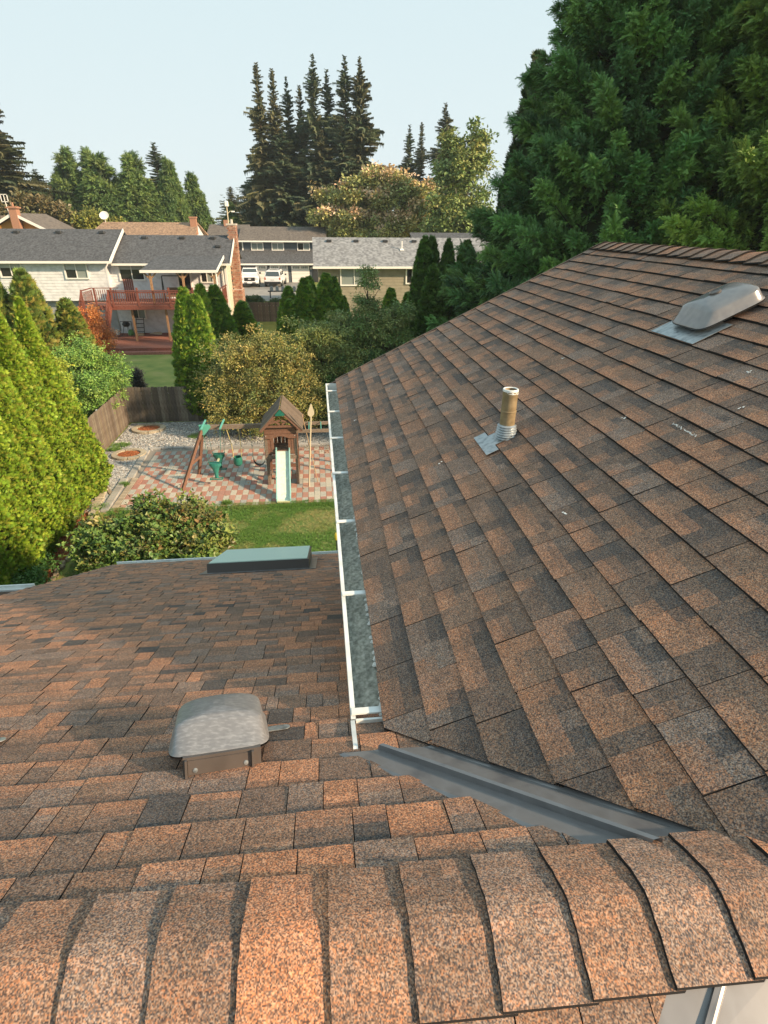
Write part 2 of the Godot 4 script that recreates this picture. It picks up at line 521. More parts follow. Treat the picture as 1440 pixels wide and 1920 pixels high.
func build_house():
	var house := thing("house", "brown shingled house whose lower and upper roofs fill the foreground", "house")
	var granule := speck_tex(5, [[0.24, 0.26, 0.30], [0.22, 0.2, 0.2], [0.72, 0.60, 0.52], [1.0, 0.92, 0.84], [0.58, 0.40, 0.29], [1.0, 0.60, 0.38], [0.5, 0.43, 0.4], [0.10, 0.10, 0.12], [0.95, 0.78, 0.62], [0.36, 0.28, 0.23]])
	var sh := StandardMaterial3D.new()
	sh.albedo_texture = granule
	sh.vertex_color_use_as_albedo = true
	sh.roughness = 0.93
	var under := mat("underlay", L(0.03, 0.03, 0.032), 0.95)
	var white := mat("white_aluminium", L(0.80, 0.81, 0.80), 0.42, noise_tex(31, 0.02, [L(0.72, 0.74, 0.72), L(0.95, 0.96, 0.95), Color.WHITE]), Vector3.ONE * 1.3)
	var bronze := mat("painted_flashing", L(0.235, 0.23, 0.235), 0.36, noise_tex(32, 0.012, [Color(0.72, 0.72, 0.74), Color(0.95, 0.94, 0.93), Color(1, 1, 1), Color(0.86, 0.85, 0.84)]), Vector3.ONE * 2.1, 0.25)
	var wallm := mat("house_siding", L(0.42, 0.38, 0.33), 0.8)
	# frames: u along the eave, w up the slope, n out of the roof
	var frA := {O = V(0, RY - (EF - RZ) * tan(PA), EF), u = Vector3.RIGHT, w = V(0, sin(PA), -cos(PA)), n = V(0, cos(PA), sin(PA))}
	var lenA := (EF - RZ) / cos(PA)
	var frC := {O = V(0, RY - 2.0 * tan(PA), RZ - 2.0), u = Vector3.LEFT, w = V(0, sin(PA), cos(PA)), n = V(0, cos(PA), -sin(PA))}
	var frB := {O = V(GX, GY, 0), u = V(0, 0, 1), w = V(cos(PB), sin(PB), 0), n = V(-sin(PB), cos(PB), 0)}
	var lenB := EX * 20.5
	var rx := GX + lenB * cos(PB)
	var ry := GY + lenB * sin(PB)
	var frD := {O = V(rx + lenB * cos(PB), GY, 0), u = V(0, 0, -1), w = V(-cos(PB), sin(PB), 0), n = V(sin(PB), cos(PB), 0)}
	# roof decks
	var m := M.new()
	m.quad(on(frA, RAKE, 0, -0.002), on(frA, RAKE, lenA, -0.002), on(frA, 0.8, lenA, -0.002), on(frA, 0.8, 0, -0.002))
	m.quad(on(frA, RAKE, lenA, -0.06), on(frA, RAKE, 0, -0.06), on(frA, 0.8, 0, -0.06), on(frA, 0.8, lenA, -0.06))
	m.quad(on(frC, -0.88, 2.0 / cos(PA), -0.002), on(frC, -RAKE, 2.0 / cos(PA), -0.002), on(frC, -RAKE, 0, -0.002), on(frC, 1.1, 0, -0.002))
	var lower := put("lower_roof", m, under, house)
	m = M.new()
	m.quad(on(frB, -4.0, 0, -0.002), on(frB, -4.0, lenB, -0.002), on(frB, BEND, lenB, -0.002), on(frB, BEND, 0, -0.002))
	m.quad(on(frB, -4.0, lenB, -0.07), on(frB, -4.0, 0, -0.07), on(frB, BEND, 0, -0.07), on(frB, BEND, lenB, -0.07))
	m.quad(on(frD, -BEND, 0, -0.002), on(frD, -BEND, lenB, -0.002), on(frD, 4.0, lenB, -0.002), on(frD, 4.0, 0, -0.002))
	var upper := put("upper_roof", m, under, house)
	# shingles: every tab is cut; the 300 seen largest are pieces, the rest one mass per roof
	var picks: Array = []
	slope(lower, frA, RAKE, 0.72, int(lenA / EX), 2, 11, cut_lower, picks)
	slope(lower, frC, -0.95, -RAKE, int(2.0 / cos(PA) / EX), 2, 12, func(a, b, t): return [[-1.0, -cos(PA), 0.105 + RZ - 2.0]], picks)
	slope(upper, frB, -4.0, BEND + 0.01, 20, 1, 13, cut_upper, picks)
	slope(upper, frD, -BEND - 0.01, 4.0, 20, 1, 14, no_cut, picks)
	picks.sort_custom(func(a, b): return a[0] > b[0])
	var rest := {lower: M.new(), upper: M.new()}
	for k in picks.size():
		var one: M = picks[k][1]
		if k < 300:
			put("shingle", one, sh, picks[k][2])
		else:
			var g: M = rest[picks[k][2]]
			g.v.append_array(one.v); g.n.append_array(one.n); g.c.append_array(one.c); g.t.append_array(one.t)
	for p in rest: put("shingle_field", rest[p], sh, p).set_meta("kind", "stuff")
	# ridge caps: butts face left on the lower ridge, towards us on the upper ridge
	var r := RandomNumberGenerator.new()
	r.seed = 77
	var x := RAKE
	var kinds := [0, 4, 1, 4, 0, 1, 2, 4, 1, 0, 2, 1]
	var n := 0
	while x < 0.86:
		put("ridge_cap", cap_piece(V(x, RY, RZ), Vector3.RIGHT, Vector3.BACK, PA, 0.128, EX + 0.02, kinds[(n * 5 + n / 7) % 12], r), sh, lower)
		x += EX * r.randf_range(0.96, 1.04)
		n += 1
	var z := -4.0
	while z < BEND - 0.05:
		put("ridge_cap", cap_piece(V(rx, ry, z), V(0, 0, 1), Vector3.RIGHT, PB, 0.135, minf(EX * 1.15, BEND + 0.02 - z), [4, 1, 4, 0, 4, 1][n % 6], r, 0.03, 0.014), sh, upper)
		z += EX * 1.02
		n += 1
	# valley flashings with a raised rib
	for side in 2:
		m = M.new()
		var fl: Dictionary = frA if side == 0 else frC
		var P := func(s: float, f: float, lift: float) -> Vector3:   # s: across the valley, f: 0 low end .. 1 ridge
			var sgn := 1.0 if side == 0 else -1.0
			var zz := lerpf(0.62 if side == 0 else 0.72, 0.11, f)     # distance from the ridge line in plan
			var xx: float = 0.889 - zz + s
			var ya := RY - zz * tan(PA)
			var yb := GY + (xx - GX) * tan(PB)
			return V(xx, maxf(ya, yb) + lift * (1.0 if side == 0 else 1.0 - 0.75 * f * f), RZ + sgn * zz)
		var prof := [[-0.27, 0.003], [-0.25, 0.012], [-0.160, 0.012], [-0.148, 0.014], [-0.145, 0.034], [-0.132, 0.038], [-0.126, 0.034], [-0.122, 0.014], [-0.03, 0.009], [0.0, 0.002], [0.03, -0.004], [0.06, -0.006]]
		for j in prof.size() - 1:
			for i in 8:
				var f0 := i / 8.0
				var f1 := (i + 1) / 8.0
				var a: Vector3 = P.call(prof[j][0], f0, prof[j][1])
				var b: Vector3 = P.call(prof[j][0], f1, prof[j][1])
				var c: Vector3 = P.call(prof[j + 1][0], f1, prof[j + 1][1])
				var d: Vector3 = P.call(prof[j + 1][0], f0, prof[j + 1][1])
				if (b - a).cross(c - a).y > 0.0: m.quad(a, b, c, d)
				else: m.quad(a, d, c, b)
		put("valley_flashing", m, bronze, house)
	# gutter of the upper roof
	m = M.new()
	var gp := [[0.0, -0.012], [0.0, 0.0], [0.016, 0.0], [0.016, -0.014], [0.010, -0.016], [0.010, -0.055], [0.024, -0.095], [0.03, -0.102], [0.12, -0.102], [0.125, -0.0], [0.13, 0.0], [0.13, -0.11], [0.025, -0.11], [0.015, -0.1], [0.0, -0.06]]
	var gpoly := PackedVector2Array()
	for p in gp: gpoly.append(Vector2(p[0], p[1]))
	var go := V(0.052, GY - 0.02, 1.36)
	m.prism(gpoly, go, Vector3.RIGHT, Vector3.UP, V(0, 0, BEND - 0.03 - 1.36))
	var gut := put("gutter", m, white, house)
	m = M.new()
	m.prism(PackedVector2Array([Vector2(0, 0), Vector2(0.0, -0.06), Vector2(0.02, -0.105), Vector2(0.13, -0.105), Vector2(0.13, 0.0)]), go, Vector3.RIGHT, Vector3.UP, V(0, 0, 0.008))
	m.prism(PackedVector2Array([Vector2(0, 0), Vector2(0.0, -0.06), Vector2(0.02, -0.105), Vector2(0.13, -0.105), Vector2(0.13, 0.0)]), V(0.052, GY - 0.02, BEND - 0.03), Vector3.RIGHT, Vector3.UP, V(0, 0, 0.008))
	put("end_cap", m, white, gut)
	m = M.new()
	m.prism(PackedVector2Array([Vector2(1.36, 0.002), Vector2(1.20, 0.066), Vector2(1.185, 0.062), Vector2(1.185, 0.04), Vector2(1.36, -0.07)]), V(0.050, GY - 0.02, 0), V(0, 0, 1), Vector3.UP, Vector3.RIGHT * 0.014)
	put("front_strip", m, white, gut)
	for k in 7:
		m = M.new()
		var hz := 1.3922 + 0.6836 * k
		m.box(V(0.13, GY - 0.012, hz), Vector3(0.15, 0.006, 0.026))
		m.box(V(0.13, GY - 0.017, hz + 0.011), Vector3(0.15, 0.012, 0.003))
		put("hanger", m, white, gut)
	# grit washed into the gutter
	m = M.new()
	r.seed = 5
	var gn := FastNoiseLite.new()
	gn.frequency = 9.0
	for i in 140:
		for j in 5:
			var zz := 1.37 + i * 0.0316
			var c4: Array = []
			for q in [[0, 0], [1, 0], [1, 1], [0, 1]]:
				var xx: float = 0.064 + (j + q[1]) * 0.021
				var z2: float = zz + q[0] * 0.0316
				c4.append(V(xx, GY - 0.02 - 0.066 + gn.get_noise_2d(xx, z2) * 0.012 + (xx - 0.1) * 0.12, z2))
			m.col = Color(1, 1, 1) * r.randf_range(0.7, 1.1)
			m.quad(c4[0], c4[3], c4[2], c4[1])
	var grit := mat("gutter_grit", L(0.62, 0.60, 0.55), 0.95, noise_tex(33, 0.03, [Color(0.55, 0.56, 0.54), Color(0.8, 0.82, 0.8), Color(1, 1, 1)], 256, 256, 6), Vector3.ONE * 5.0, 0.0, true)
	put("grit", m, grit, gut).set_meta("kind", "stuff")
	# white drips and pale crumbs along the shingle edge
	for k in 46:
		m = M.new()
		var q := V(0.158 + r.randf() * 0.012, GY - 0.068 - r.randf() * 0.006, 1.42 + pow(r.randf(), 1.8) * 1.5)
		m.lathe(q, [Vector2(0.0001, -0.006), Vector2(0.009, 0.0), Vector2(0.006, 0.007), Vector2(0.0001, 0.009)], 6)
		put("crumb", m, white, gut)
	# eave gutter of the lower roof and the fascias
	m = M.new()
	m.prism(gpoly, V(RAKE + 0.02, frA.O.y - 0.015, EF + 0.13), V(0, 0, -1), Vector3.UP, Vector3.RIGHT * 3.6)
	put("gutter", m, white, house)
	m = M.new()
	m.box(V(-1.35, frA.O.y - 0.10, EF - 0.02), Vector3(3.7, 0.2, 0.03))
	m.box(V(GX + 0.035, GY - 0.11, 3.0), Vector3(0.03, 0.2, BEND - 1.2))
	put("fascia", m, white, house)
	var barge := mat("barge_board", L(0.16, 0.10, 0.065), 0.7)
	m = M.new()
	for f in [frB, frD]:
		m.box(on(f, BEND + 0.012 if f == frB else -BEND - 0.012, lenB * 0.5, -0.055), Vector3(0.025, 0.14, lenB), Basis(-f.u, f.n, f.w))
	m.bar(on(frB, BEND + 0.01, -0.12, -0.06), on(frB, BEND + 0.01, 0.05, -0.06), 0.03, 0.12)
	put("barge_board", m, barge, house)
	m = M.new()
	m.box(on(frA, RAKE - 0.012, lenA * 0.5, -0.06), Vector3(0.02, 0.12, lenA), Basis(-frA.u, frA.n, frA.w))
	put("barge_board", m, barge, house)
	# walls under the roofs
	m = M.new()
	m.box(V(GX + 0.45, 2.9, 3.1), Vector3(0.14, 6.2, 4.7))
	m.box(V(rx, 3.1, BEND - 0.42), Vector3((rx - GX) * 2.0 - 0.9, 6.1, 0.14))
	m.prism(PackedVector2Array([Vector2(-2.1, 0), Vector2(2.1, 0), Vector2(0, 1.02)]), V(rx, 6.15, BEND - 0.5), Vector3.RIGHT, Vector3.UP, V(0, 0, 0.14))
	m.box(V(rx * 2 - GX - 0.45, 2.9, 0.7), Vector3(0.14, 6.2, 9.2))
	m.box(V(-1.3, 1.55, EF - 0.5), Vector3(3.4, 3.1, 0.14))
	m.box(V(RAKE + 0.3, 1.55, 2.3), Vector3(0.14, 3.1, 9.4))
	put("wall", m, wallm, house)
	# lower side roof beyond the left rake: only its white gutter shows
	m = M.new()
	m.prism(gpoly, V(-6.4, 3.42, 7.2), V(0, 0, -1), Vector3.UP, Vector3.RIGHT * 2.25)
	put("gutter", m, white, house)
	m = M.new()
	m.quad(V(-6.4, 3.39, 7.08), V(-6.4, 4.3, 4.9), V(RAKE + 0.1, 4.3, 4.9), V(-4.16, 3.39, 7.08))
	m.box(V(-5.2, 1.65, 6.7), Vector3(2.2, 3.3, 0.12))
	put("side_roof", m, mat("side_roof_shingle", L(0.12, 0.085, 0.065), 0.95, granule, Vector3.ONE), house)
	# roof vents of the lower roof
	var hoodm := mat("vent_hood", L(0.30, 0.30, 0.31), 0.40, noise_tex(34, 0.03, [L(0.45, 0.45, 0.48), L(0.66, 0.66, 0.67), L(0.70, 0.70, 0.70), L(1, 1, 1), L(1, 1, 1)], 512, 512, 6), Vector3(2.0, 3.0, 6.0), 0.15)
	var hood2 := mat("vent_hood_brown", L(0.15, 0.125, 0.112), 0.30, noise_tex(35, 0.01, [Color(0.8, 0.8, 0.8), Color(1, 1, 1)]), Vector3.ONE * 2.0, 0.2)
	var galv := mat("galvanised_sheet", L(0.46, 0.48, 0.49), 0.36, noise_tex(36, 0.025, [Color(0.5, 0.52, 0.54), Color(0.9, 0.92, 0.93), Color(1, 1, 1)], 256, 256, 4), Vector3.ONE * 4.0, 0.55)
	var dark := mat("dark_gap", L(0.02, 0.02, 0.022), 0.9)
	for q in [[-0.352, 1.262, 0, 0.17], [-1.30, 1.37, 1, 0.0]]:
		var ta := 0.0
		var th: float = q[3]
		var frV := {O = on(frA, q[0], (EF - q[1]) / cos(PA), 0), u = frA.u * cos(th) - frA.w * sin(th), w = frA.w * cos(th) + frA.u * sin(th), n = frA.n}
		m = M.new()
		hood(m, frV, 0.0, ta, 0.278, 0.30, 0.058, 0.128, true)
		var vent := put("roof_vent", m, hoodm, house)
		if q[2] == 0: vent.set_meta("label", "dusty grey metal roof vent hood on the lower roof")
		m = M.new()
		slab(m, frV, 0.0 - 0.098, 0.0 + 0.112, ta - 0.12, ta + 0.165, 0.0, 0.064)
		put("base_box", m, hood2, vent)
		m = M.new()
		slab(m, frV, 0.0 - 0.085, 0.0 + 0.085, ta + 0.165, ta + 0.169, 0.016, 0.056)
		slab(m, frV, 0.0 + 0.086, 0.0 + 0.092, ta + 0.165, ta + 0.180, 0.010, 0.060)
		slab(m, frV, 0.0 - 0.092, 0.0 - 0.086, ta + 0.165, ta + 0.180, 0.010, 0.060)
		slab(m, frV, 0.0 - 0.10, 0.0 + 0.10, ta + 0.165, ta + 0.178, 0.008, 0.013)
		put("rear_plate", m, hood2, vent)
		for s in [-0.066, 0.07]:
			m = M.new()
			m.lathe(on(frV, 0.0 + s, ta + 0.169, 0.028), [Vector2(0.0001, 0.003), Vector2(0.006, 0.002), Vector2(0.007, 0.0)], 10, Basis(frV.u, frV.w, -frV.n))
			put("screw", m, galv, vent)
		m = M.new()
		slab(m, frV, 0.0 + 0.08, 0.0 + 0.20, ta - 0.10, ta - 0.062, 0.016, 0.0185)
		m.lathe(on(frV, 0.20, ta - 0.081, 0.016), [Vector2(0.019, 0.0), Vector2(0.019, 0.0025), Vector2(0.0001, 0.0025)], 12, Basis(frV.u, frV.n, frV.w))
		put("fixing_strap", m, galv, vent)
	# vent of the upper roof
	m = M.new()
	var vz := 3.06
	var vt := (2.205 - GX) / cos(PB)
	hood(m, frB, vz, vt, 0.31, 0.38, 0.045, 0.115, false)
	var bv := put("roof_vent", m, mat("vent_hood_glossy", L(0.30, 0.285, 0.275), 0.2, noise_tex(37, 0.02, [Color(0.86, 0.86, 0.88), Color(1, 1, 1)]), Vector3.ONE * 3.0, 0.35), house)
	bv.set_meta("label", "glossy brown roof vent hood near the upper ridge")
	m = M.new()
	slab(m, frB, vz - 0.10, vz + 0.10, vt - 0.13, vt + 0.16, 0.0, 0.05)
	put("base_box", m, dark, bv)
	m = M.new()
	slab(m, frB, vz - 0.20, vz + 0.21, vt - 0.27, vt - 0.05, 0.019, 0.021)
	put("flashing_plate", m, galv, bv)
	m = M.new()
	m.lathe(on(frB, vz + 0.02, vt + 0.02, 0.136), [Vector2(0.030, 0.0), Vector2(0.030, 0.007), Vector2(0.024, 0.010), Vector2(0.018, 0.006), Vector2(0.0001, 0.006)], 20, Basis(frB.u, frB.n, frB.w))
	put("boss", m, hood2, bv)
	# vent pipe with its boot and flashing
	var pb := V(0.995, 6.955, 2.86)
	var pipem := mat("painted_pipe", L(0.34, 0.26, 0.15), 0.55, noise_tex(38, 0.018, [Color(1, 1, 1), Color(0.86, 0.84, 0.8), Color(0.72, 0.7, 0.66)], 256, 256, 5), Vector3.ONE * 4.0)
	m = M.new()
	m.lathe(pb, [Vector2(0.040, 0.0), Vector2(0.040, 0.268), Vector2(0.033, 0.27), Vector2(0.031, 0.262), Vector2(0.031, 0.05)], 28)
	var pipe := put("vent_pipe", m, pipem, house)
	m = M.new()
	m.lathe(pb, [Vector2(0.031, 0.2715), Vector2(0.034, 0.2745), Vector2(0.0395, 0.2745), Vector2(0.0415, 0.271), Vector2(0.0412, 0.262)], 28)
	put("rim", m, white, pipe)
	m = M.new()
	m.lathe(pb, [Vector2(0.0405, 0.150), Vector2(0.0425, 0.152), Vector2(0.0425, 0.158), Vector2(0.0405, 0.160)], 28)
	put("joint_ring", m, pipem, pipe)
	# patches where the paint has flaked to white plastic
	for q in [[0.5, 0.235, 0.020, 0.022], [0.62, 0.205, 0.016, 0.018], [0.45, 0.185, 0.02, 0.016], [1.4, 0.255, 0.03, 0.008], [2.6, 0.258, 0.03, 0.007], [5.6, 0.125, 0.022, 0.012], [0.75, 0.228, 0.008, 0.016]]:
		m = M.new()
		for i in 8:
			var e0 := TAU * i / 8.0
			var e1 := TAU * (i + 1) / 8.0
			var S := func(e: float, f: float) -> Vector3:
				var a: float = q[0] - 1.0 + cos(e) * q[2] / 0.04 * f * (1.0 + 0.3 * sin(e * 3.0))
				return pb + Vector3(cos(a) * 0.0409, q[1] + sin(e) * q[3] * f * (1.0 + 0.25 * cos(e * 5.0)), sin(a) * 0.0409)
			m.tri(S.call(0.0, 0.0), S.call(e1, 1.0), S.call(e0, 1.0))
		put("bare_patch", m, white, pipe)
	m = M.new()
	var prof: Array = []
	for k in 7:
		prof.append(Vector2(0.047 + 0.002 * (6 - k), 0.0 + k * 0.013))
		prof.append(Vector2(0.052 + 0.002 * (6 - k), 0.006 + k * 0.013))
	prof.append(Vector2(0.041, 0.092))
	m.lathe(pb + Vector3(0, -0.01, 0), prof, 28)
	m.lathe(pb + Vector3(0, -0.03, 0), [Vector2(0.085, 0.0), Vector2(0.07, 0.018), Vector2(0.055, 0.026)], 28, Basis(frB.u, frB.n, frB.u.cross(frB.n)))
	put("collar", m, galv, pipe)
	m = M.new()
	var pt := (0.995 - GX) / cos(PB)
	slab(m, frB, 2.73, 3.00, pt - 0.145, pt - 0.075, 0.019, 0.0207)
	slab(m, frB, 2.80, 2.94, pt - 0.075, pt + 0.03, 0.018, 0.020)
	put("flashing_plate", m, galv, pipe)
	# a bead of pale sealant where the ridge meets the upper roof
	m = M.new()
	r.seed = 9
	var last := V(0.826, 6.885, 0.66)
	for k in 9:
		var nx := V(0.826 + r.randf_range(-0.004, 0.004), 6.885, 0.66 - 0.022 * (k + 1))
		m.tube(last, nx, r.randf_range(0.002, 0.004), r.randf_range(0.002, 0.004), 6)
		last = nx
	put("sealant_bead", m, white, house)
	# bird droppings and scuffs on the upper roof
	m = M.new()
	for q in [[3.52, 1.55], [2.46, 1.42], [1.95, 0.9], [2.1, 1.75], [4.3, 0.12], [2.9, 0.55], [2.35, 1.95]]:
		for k in 5:
			m.lathe(on(frB, q[0] + r.randf_range(-0.012, 0.012), q[1] + r.randf_range(-0.012, 0.012), 0.0165), [Vector2(r.randf_range(0.002, 0.005), 0.0), Vector2(0.0001, 0.002)], 6, Basis(frB.u, frB.n, frB.w))
	for k in 60:
		m.lathe(on(frB, 2.06 + k * 0.0028 + r.randf_range(-0.004, 0.004), 1.52 + r.randf_range(-0.006, 0.006), 0.0165), [Vector2(r.randf_range(0.0012, 0.003), 0.0), Vector2(0.0001, 0.0012)], 5, Basis(frB.u, frB.n, frB.w))
	put("droppings", m, white, upper).set_meta("kind", "stuff")
	# skylight
	var skyf := mat("skylight_frame", L(0.11, 0.095, 0.088), 0.4, null, Vector3.ONE, 0.3)
	var t0 := (EF - 6.95) / cos(PA)
	var t1 := (EF - 5.79) / cos(PA)
	m = M.new()
	var rise := 0.06                       # the curb stands higher at its lower end
	var side := PackedVector2Array([Vector2(t0, 0.0), Vector2(t1, 0.0), Vector2(t1, 0.125), Vector2(t0, 0.125 + rise)])
	for q in [[-1.42, 0.055], [-0.285, 0.055]]: m.prism(side, on(frA, q[0], 0, 0), frA.w, frA.n, frA.u * q[1])
	slab(m, frA, -1.365, -0.285, t1 - 0.055, t1, 0.0, 0.125)
	slab(m, frA, -1.365, -0.285, t0, t0 + 0.055, 0.0, 0.125 + rise)
	var sk := put("skylight", m, skyf, house)
	m = M.new()
	m.prism(PackedVector2Array([Vector2(t0 + 0.02, 0.125 + rise - 0.003), Vector2(t1 - 0.02, 0.127), Vector2(t1 - 0.02, 0.137), Vector2(t0 + 0.02, 0.137 + rise)]), on(frA, -1.40, 0, 0), frA.w, frA.n, frA.u * 1.15)
	var glass := mat("skylight_glass", L(0.56, 0.70, 0.62), 0.4)
	glass.metallic_specular = 0.15
	put("pane", m, glass, sk)
	m = M.new()
	slab(m, frA, -1.50, -0.15, t1, t1 + 0.10, 0.0155, 0.018)
	slab(m, frA, -1.50, -1.42, t0 - 0.05, t1, 0.015, 0.0175)
	slab(m, frA, -0.23, -0.15, t0 - 0.05, t1, 0.015, 0.0175)
	put("apron_flashing", m, bronze, sk)

# ---------------------------------------------------------------- ground and garden
func ground_h(z: float) -> float: return 1.6 * smoothstep(50.5, 55.5, z)
func aim(d: Vector3, roll := 0.0) -> Basis:       # y axis along d
	var y := d.normalized()
	var x := y.cross(Vector3.UP if absf(y.y) < 0.95 else Vector3.RIGHT).normalized()
	return Basis(x, y, x.cross(y)).rotated(y, roll)
func jitter(c: Color, r: RandomNumberGenerator, a := 0.15, hue := 0.05) -> Color:
	var k := 1.0 + r.randf_range(-a, a)
	return Color(c.r * k * (1.0 + r.randf_range(-hue, hue)), c.g * k, c.b * k * (1.0 + r.randf_range(-hue, hue)))
func wood_mat(key: String, c: Color, sd: int, scale := Vector3(2, 2, 2)) -> StandardMaterial3D:
	return mat(key, c, 0.85, noise_tex(sd, 0.03, [Color(0.55, 0.52, 0.5), Color(0.85, 0.83, 0.8), Color(1, 1, 1), Color(0.7, 0.68, 0.66)], 256, 256, 4), scale, 0.0, true)

func build_ground():
	var grass := mat("grass_ground", Color.WHITE, 0.95, noise_tex(51, 0.012, [L(0.13, 0.19, 0.035), L(0.20, 0.245, 0.05), L(0.26, 0.28, 0.065), L(0.34, 0.30, 0.11)], 512, 512, 6), Vector3.ONE * 0.11)
	var m := M.new()
	var zs := [-120.0, -20.0, 5.0, 12.0, 20.0, 30.0, 40.0, 50.5, 51.5, 52.5, 53.5, 54.5, 55.5, 70.0, 100.0, 200.0, 400.0, 900.0]
	for j in zs.size() - 1:
		var za: float = zs[j]
		var zb: float = zs[j + 1]
		for i in 12:
			var xa := -900.0 + i * 150.0
			m.quad(V(xa, ground_h(za), za), V(xa + 150, ground_h(za), za), V(xa + 150, ground_h(zb), zb), V(xa, ground_h(zb), zb))
	struct("ground", m, grass)
	# near lawn with blades
	var lawn := mat("lawn_soil", Color.WHITE, 0.95, noise_tex(52, 0.009, [L(0.07, 0.13, 0.025), L(0.10, 0.165, 0.03), L(0.15, 0.18, 0.045), L(0.34, 0.29, 0.13)], 512, 512, 5), Vector3.ONE * 0.16)
	m = M.new()
	m.quad(V(-6.75, 0.006, 8.0), V(3.4, 0.006, 8.0), V(3.4, 0.006, 16.5), V(-6.6, 0.006, 16.5))
	struct("lawn", m, lawn)
	var blade := M.new()
	var r := RandomNumberGenerator.new()
	r.seed = 3
	for k in 7:
		var a := TAU * k / 7.0 + r.randf() * 0.5
		var o := Vector3(cos(a), 0, sin(a)) * r.randf_range(0.005, 0.03)
		var tip := o + Vector3(cos(a), 0, sin(a)) * r.randf_range(0.01, 0.04) + Vector3.UP * r.randf_range(0.035, 0.07)
		var s := Vector3(-sin(a), 0, cos(a)) * 0.004
		blade.tri(o - s, o + s, tip)
	var bm := blade.mesh()
	var xf: Array = []
	var cols := PackedColorArray()
	var fn := FastNoiseLite.new()
	fn.frequency = 0.55
	fn.seed = 4
	for k in 30000:
		var x := r.randf_range(-6.7, 1.4)
		var z := 16.56 - pow(r.randf(), 1.3) * 4.6
		var dry := clampf(fn.get_noise_2d(x, z) * 3.2 + 0.25, 0.0, 1.0)
		if z > 15.9: dry *= 0.25
		if r.randf() < dry * 0.75: continue
		var s := r.randf_range(0.6, 1.25) * (1.5 if z > 16.15 else 1.0)
		xf.append(Transform3D(Basis(Vector3.UP, r.randf() * TAU).scaled(Vector3(1.1, s, 1.1)), V(x, 0.006, z)))
		cols.append(jitter(Color(0.11, 0.23, 0.035).lerp(Color(0.36, 0.32, 0.13), dry * 0.85), r, 0.3, 0.12))
	var g := scatter("grass_blades", bm, leaf_mat("blade", 0.7, 0.25), xf, cols, self)
	meta(g, "short green grass blades of the lawn before the patio", "grass", "", "stuff")
	# weeds
	for q in [[-5.2, 23.2, 0.35], [-8.0, 22.4, 0.35], [-8.1, 21.9, 0.25], [-6.75, 18.4, 0.12], [-7.0, 16.7, 0.3], [-3.1, 16.62, 0.12], [-5.9, 13.0, 0.5], [-6.3, 13.7, 0.4]]:
		xf = []
		cols = PackedColorArray()
		for k in 90:
			var a := r.randf() * TAU
			var d: float = sqrt(r.randf()) * q[2]
			xf.append(Transform3D(Basis(Vector3.UP, r.randf() * TAU).scaled(Vector3.ONE * r.randf_range(1.2, 2.6)), V(q[0] + cos(a) * d, 0.02, q[1] + sin(a) * d * 0.7)))
			cols.append(jitter(Color(0.12, 0.23, 0.04), r, 0.3, 0.15))
		var lab: Array = ["small weed tuft in the grey gravel behind the swings", "green weeds at the foot of the sunlit fence", "weeds beside the near ring planter by the hedge", "tiny weed between the edging blocks of the patio", "weeds at the near left corner of the patio", "thin sapling weed at the front edge of the patio", "grass clump left of the camellia bush near the mulch", "low grass between the mulch edge and camellia bush"]
		var w := scatter("weed", bm, mats["blade"], xf, cols, self)
		meta(w, lab[[-5.2, -8.0, -8.1, -6.75, -7.0, -3.1, -5.9, -6.3].find(q[0])], "weed", "weeds in the garden")
	# mulch strip below the hedge
	var bark := mat("bark_mulch", Color.WHITE, 0.95, noise_tex(53, 0.05, [L(0.10, 0.025, 0.010), L(0.22, 0.06, 0.02), L(0.33, 0.10, 0.035), L(0.40, 0.16, 0.06)], 256, 256, 5), Vector3.ONE * 0.9)
	m = M.new()
	m.quad(V(-9.6, 0.012, 9.0), V(-6.95, 0.012, 9.0), V(-6.85, 0.012, 15.2), V(-9.6, 0.012, 15.2))
	m.quad(V(-9.6, 0.012, 15.2), V(-6.85, 0.012, 15.2), V(-7.15, 0.012, 17.6), V(-9.6, 0.012, 17.6))
	m.quad(V(-9.6, 0.012, 17.6), V(-7.15, 0.012, 17.6), V(-7.7, 0.012, 19.0), V(-9.6, 0.012, 19.0))
	struct("mulch_bed", m, bark)
	var chip := M.new()
	chip.box(Vector3.ZERO, Vector3(0.035, 0.008, 0.014))
	var cm := chip.mesh()
	xf = []
	cols = PackedColorArray()
	for k in 4200:
		var z := r.randf_range(11.5, 19.0)
		var x := -6.9 - (maxf(z - 15.2, 0.0) * 0.2) - r.randf() * 1.0
		xf.append(Transform3D(Basis.from_euler(Vector3(r.randf_range(-0.5, 0.5), r.randf() * TAU, r.randf_range(-0.5, 0.5))).scaled(Vector3.ONE * r.randf_range(0.7, 1.6)), V(x, 0.02, z)))
		cols.append(jitter(Color(0.26, 0.085, 0.03), r, 0.5, 0.15))
	meta(scatter("mulch_chips", cm, mat("chip", Color.WHITE, 0.9, null, Vector3.ONE, 0.0, true), xf, cols, self), "reddish bark chips spread under the left hedge", "mulch", "", "stuff")
	# stone edging between the mulch and the lawn
	var stone := mat("edging_stone", Color.WHITE, 0.9, noise_tex(54, 0.03, [Color(0.7, 0.68, 0.63), Color(0.92, 0.9, 0.86), Color(1, 1, 1)], 256, 256, 4), Vector3.ONE * 2.0, 0.0, true)
	var edge := thing("stone_edging", "row of pale stones edging the mulch beside the lawn", "edging")
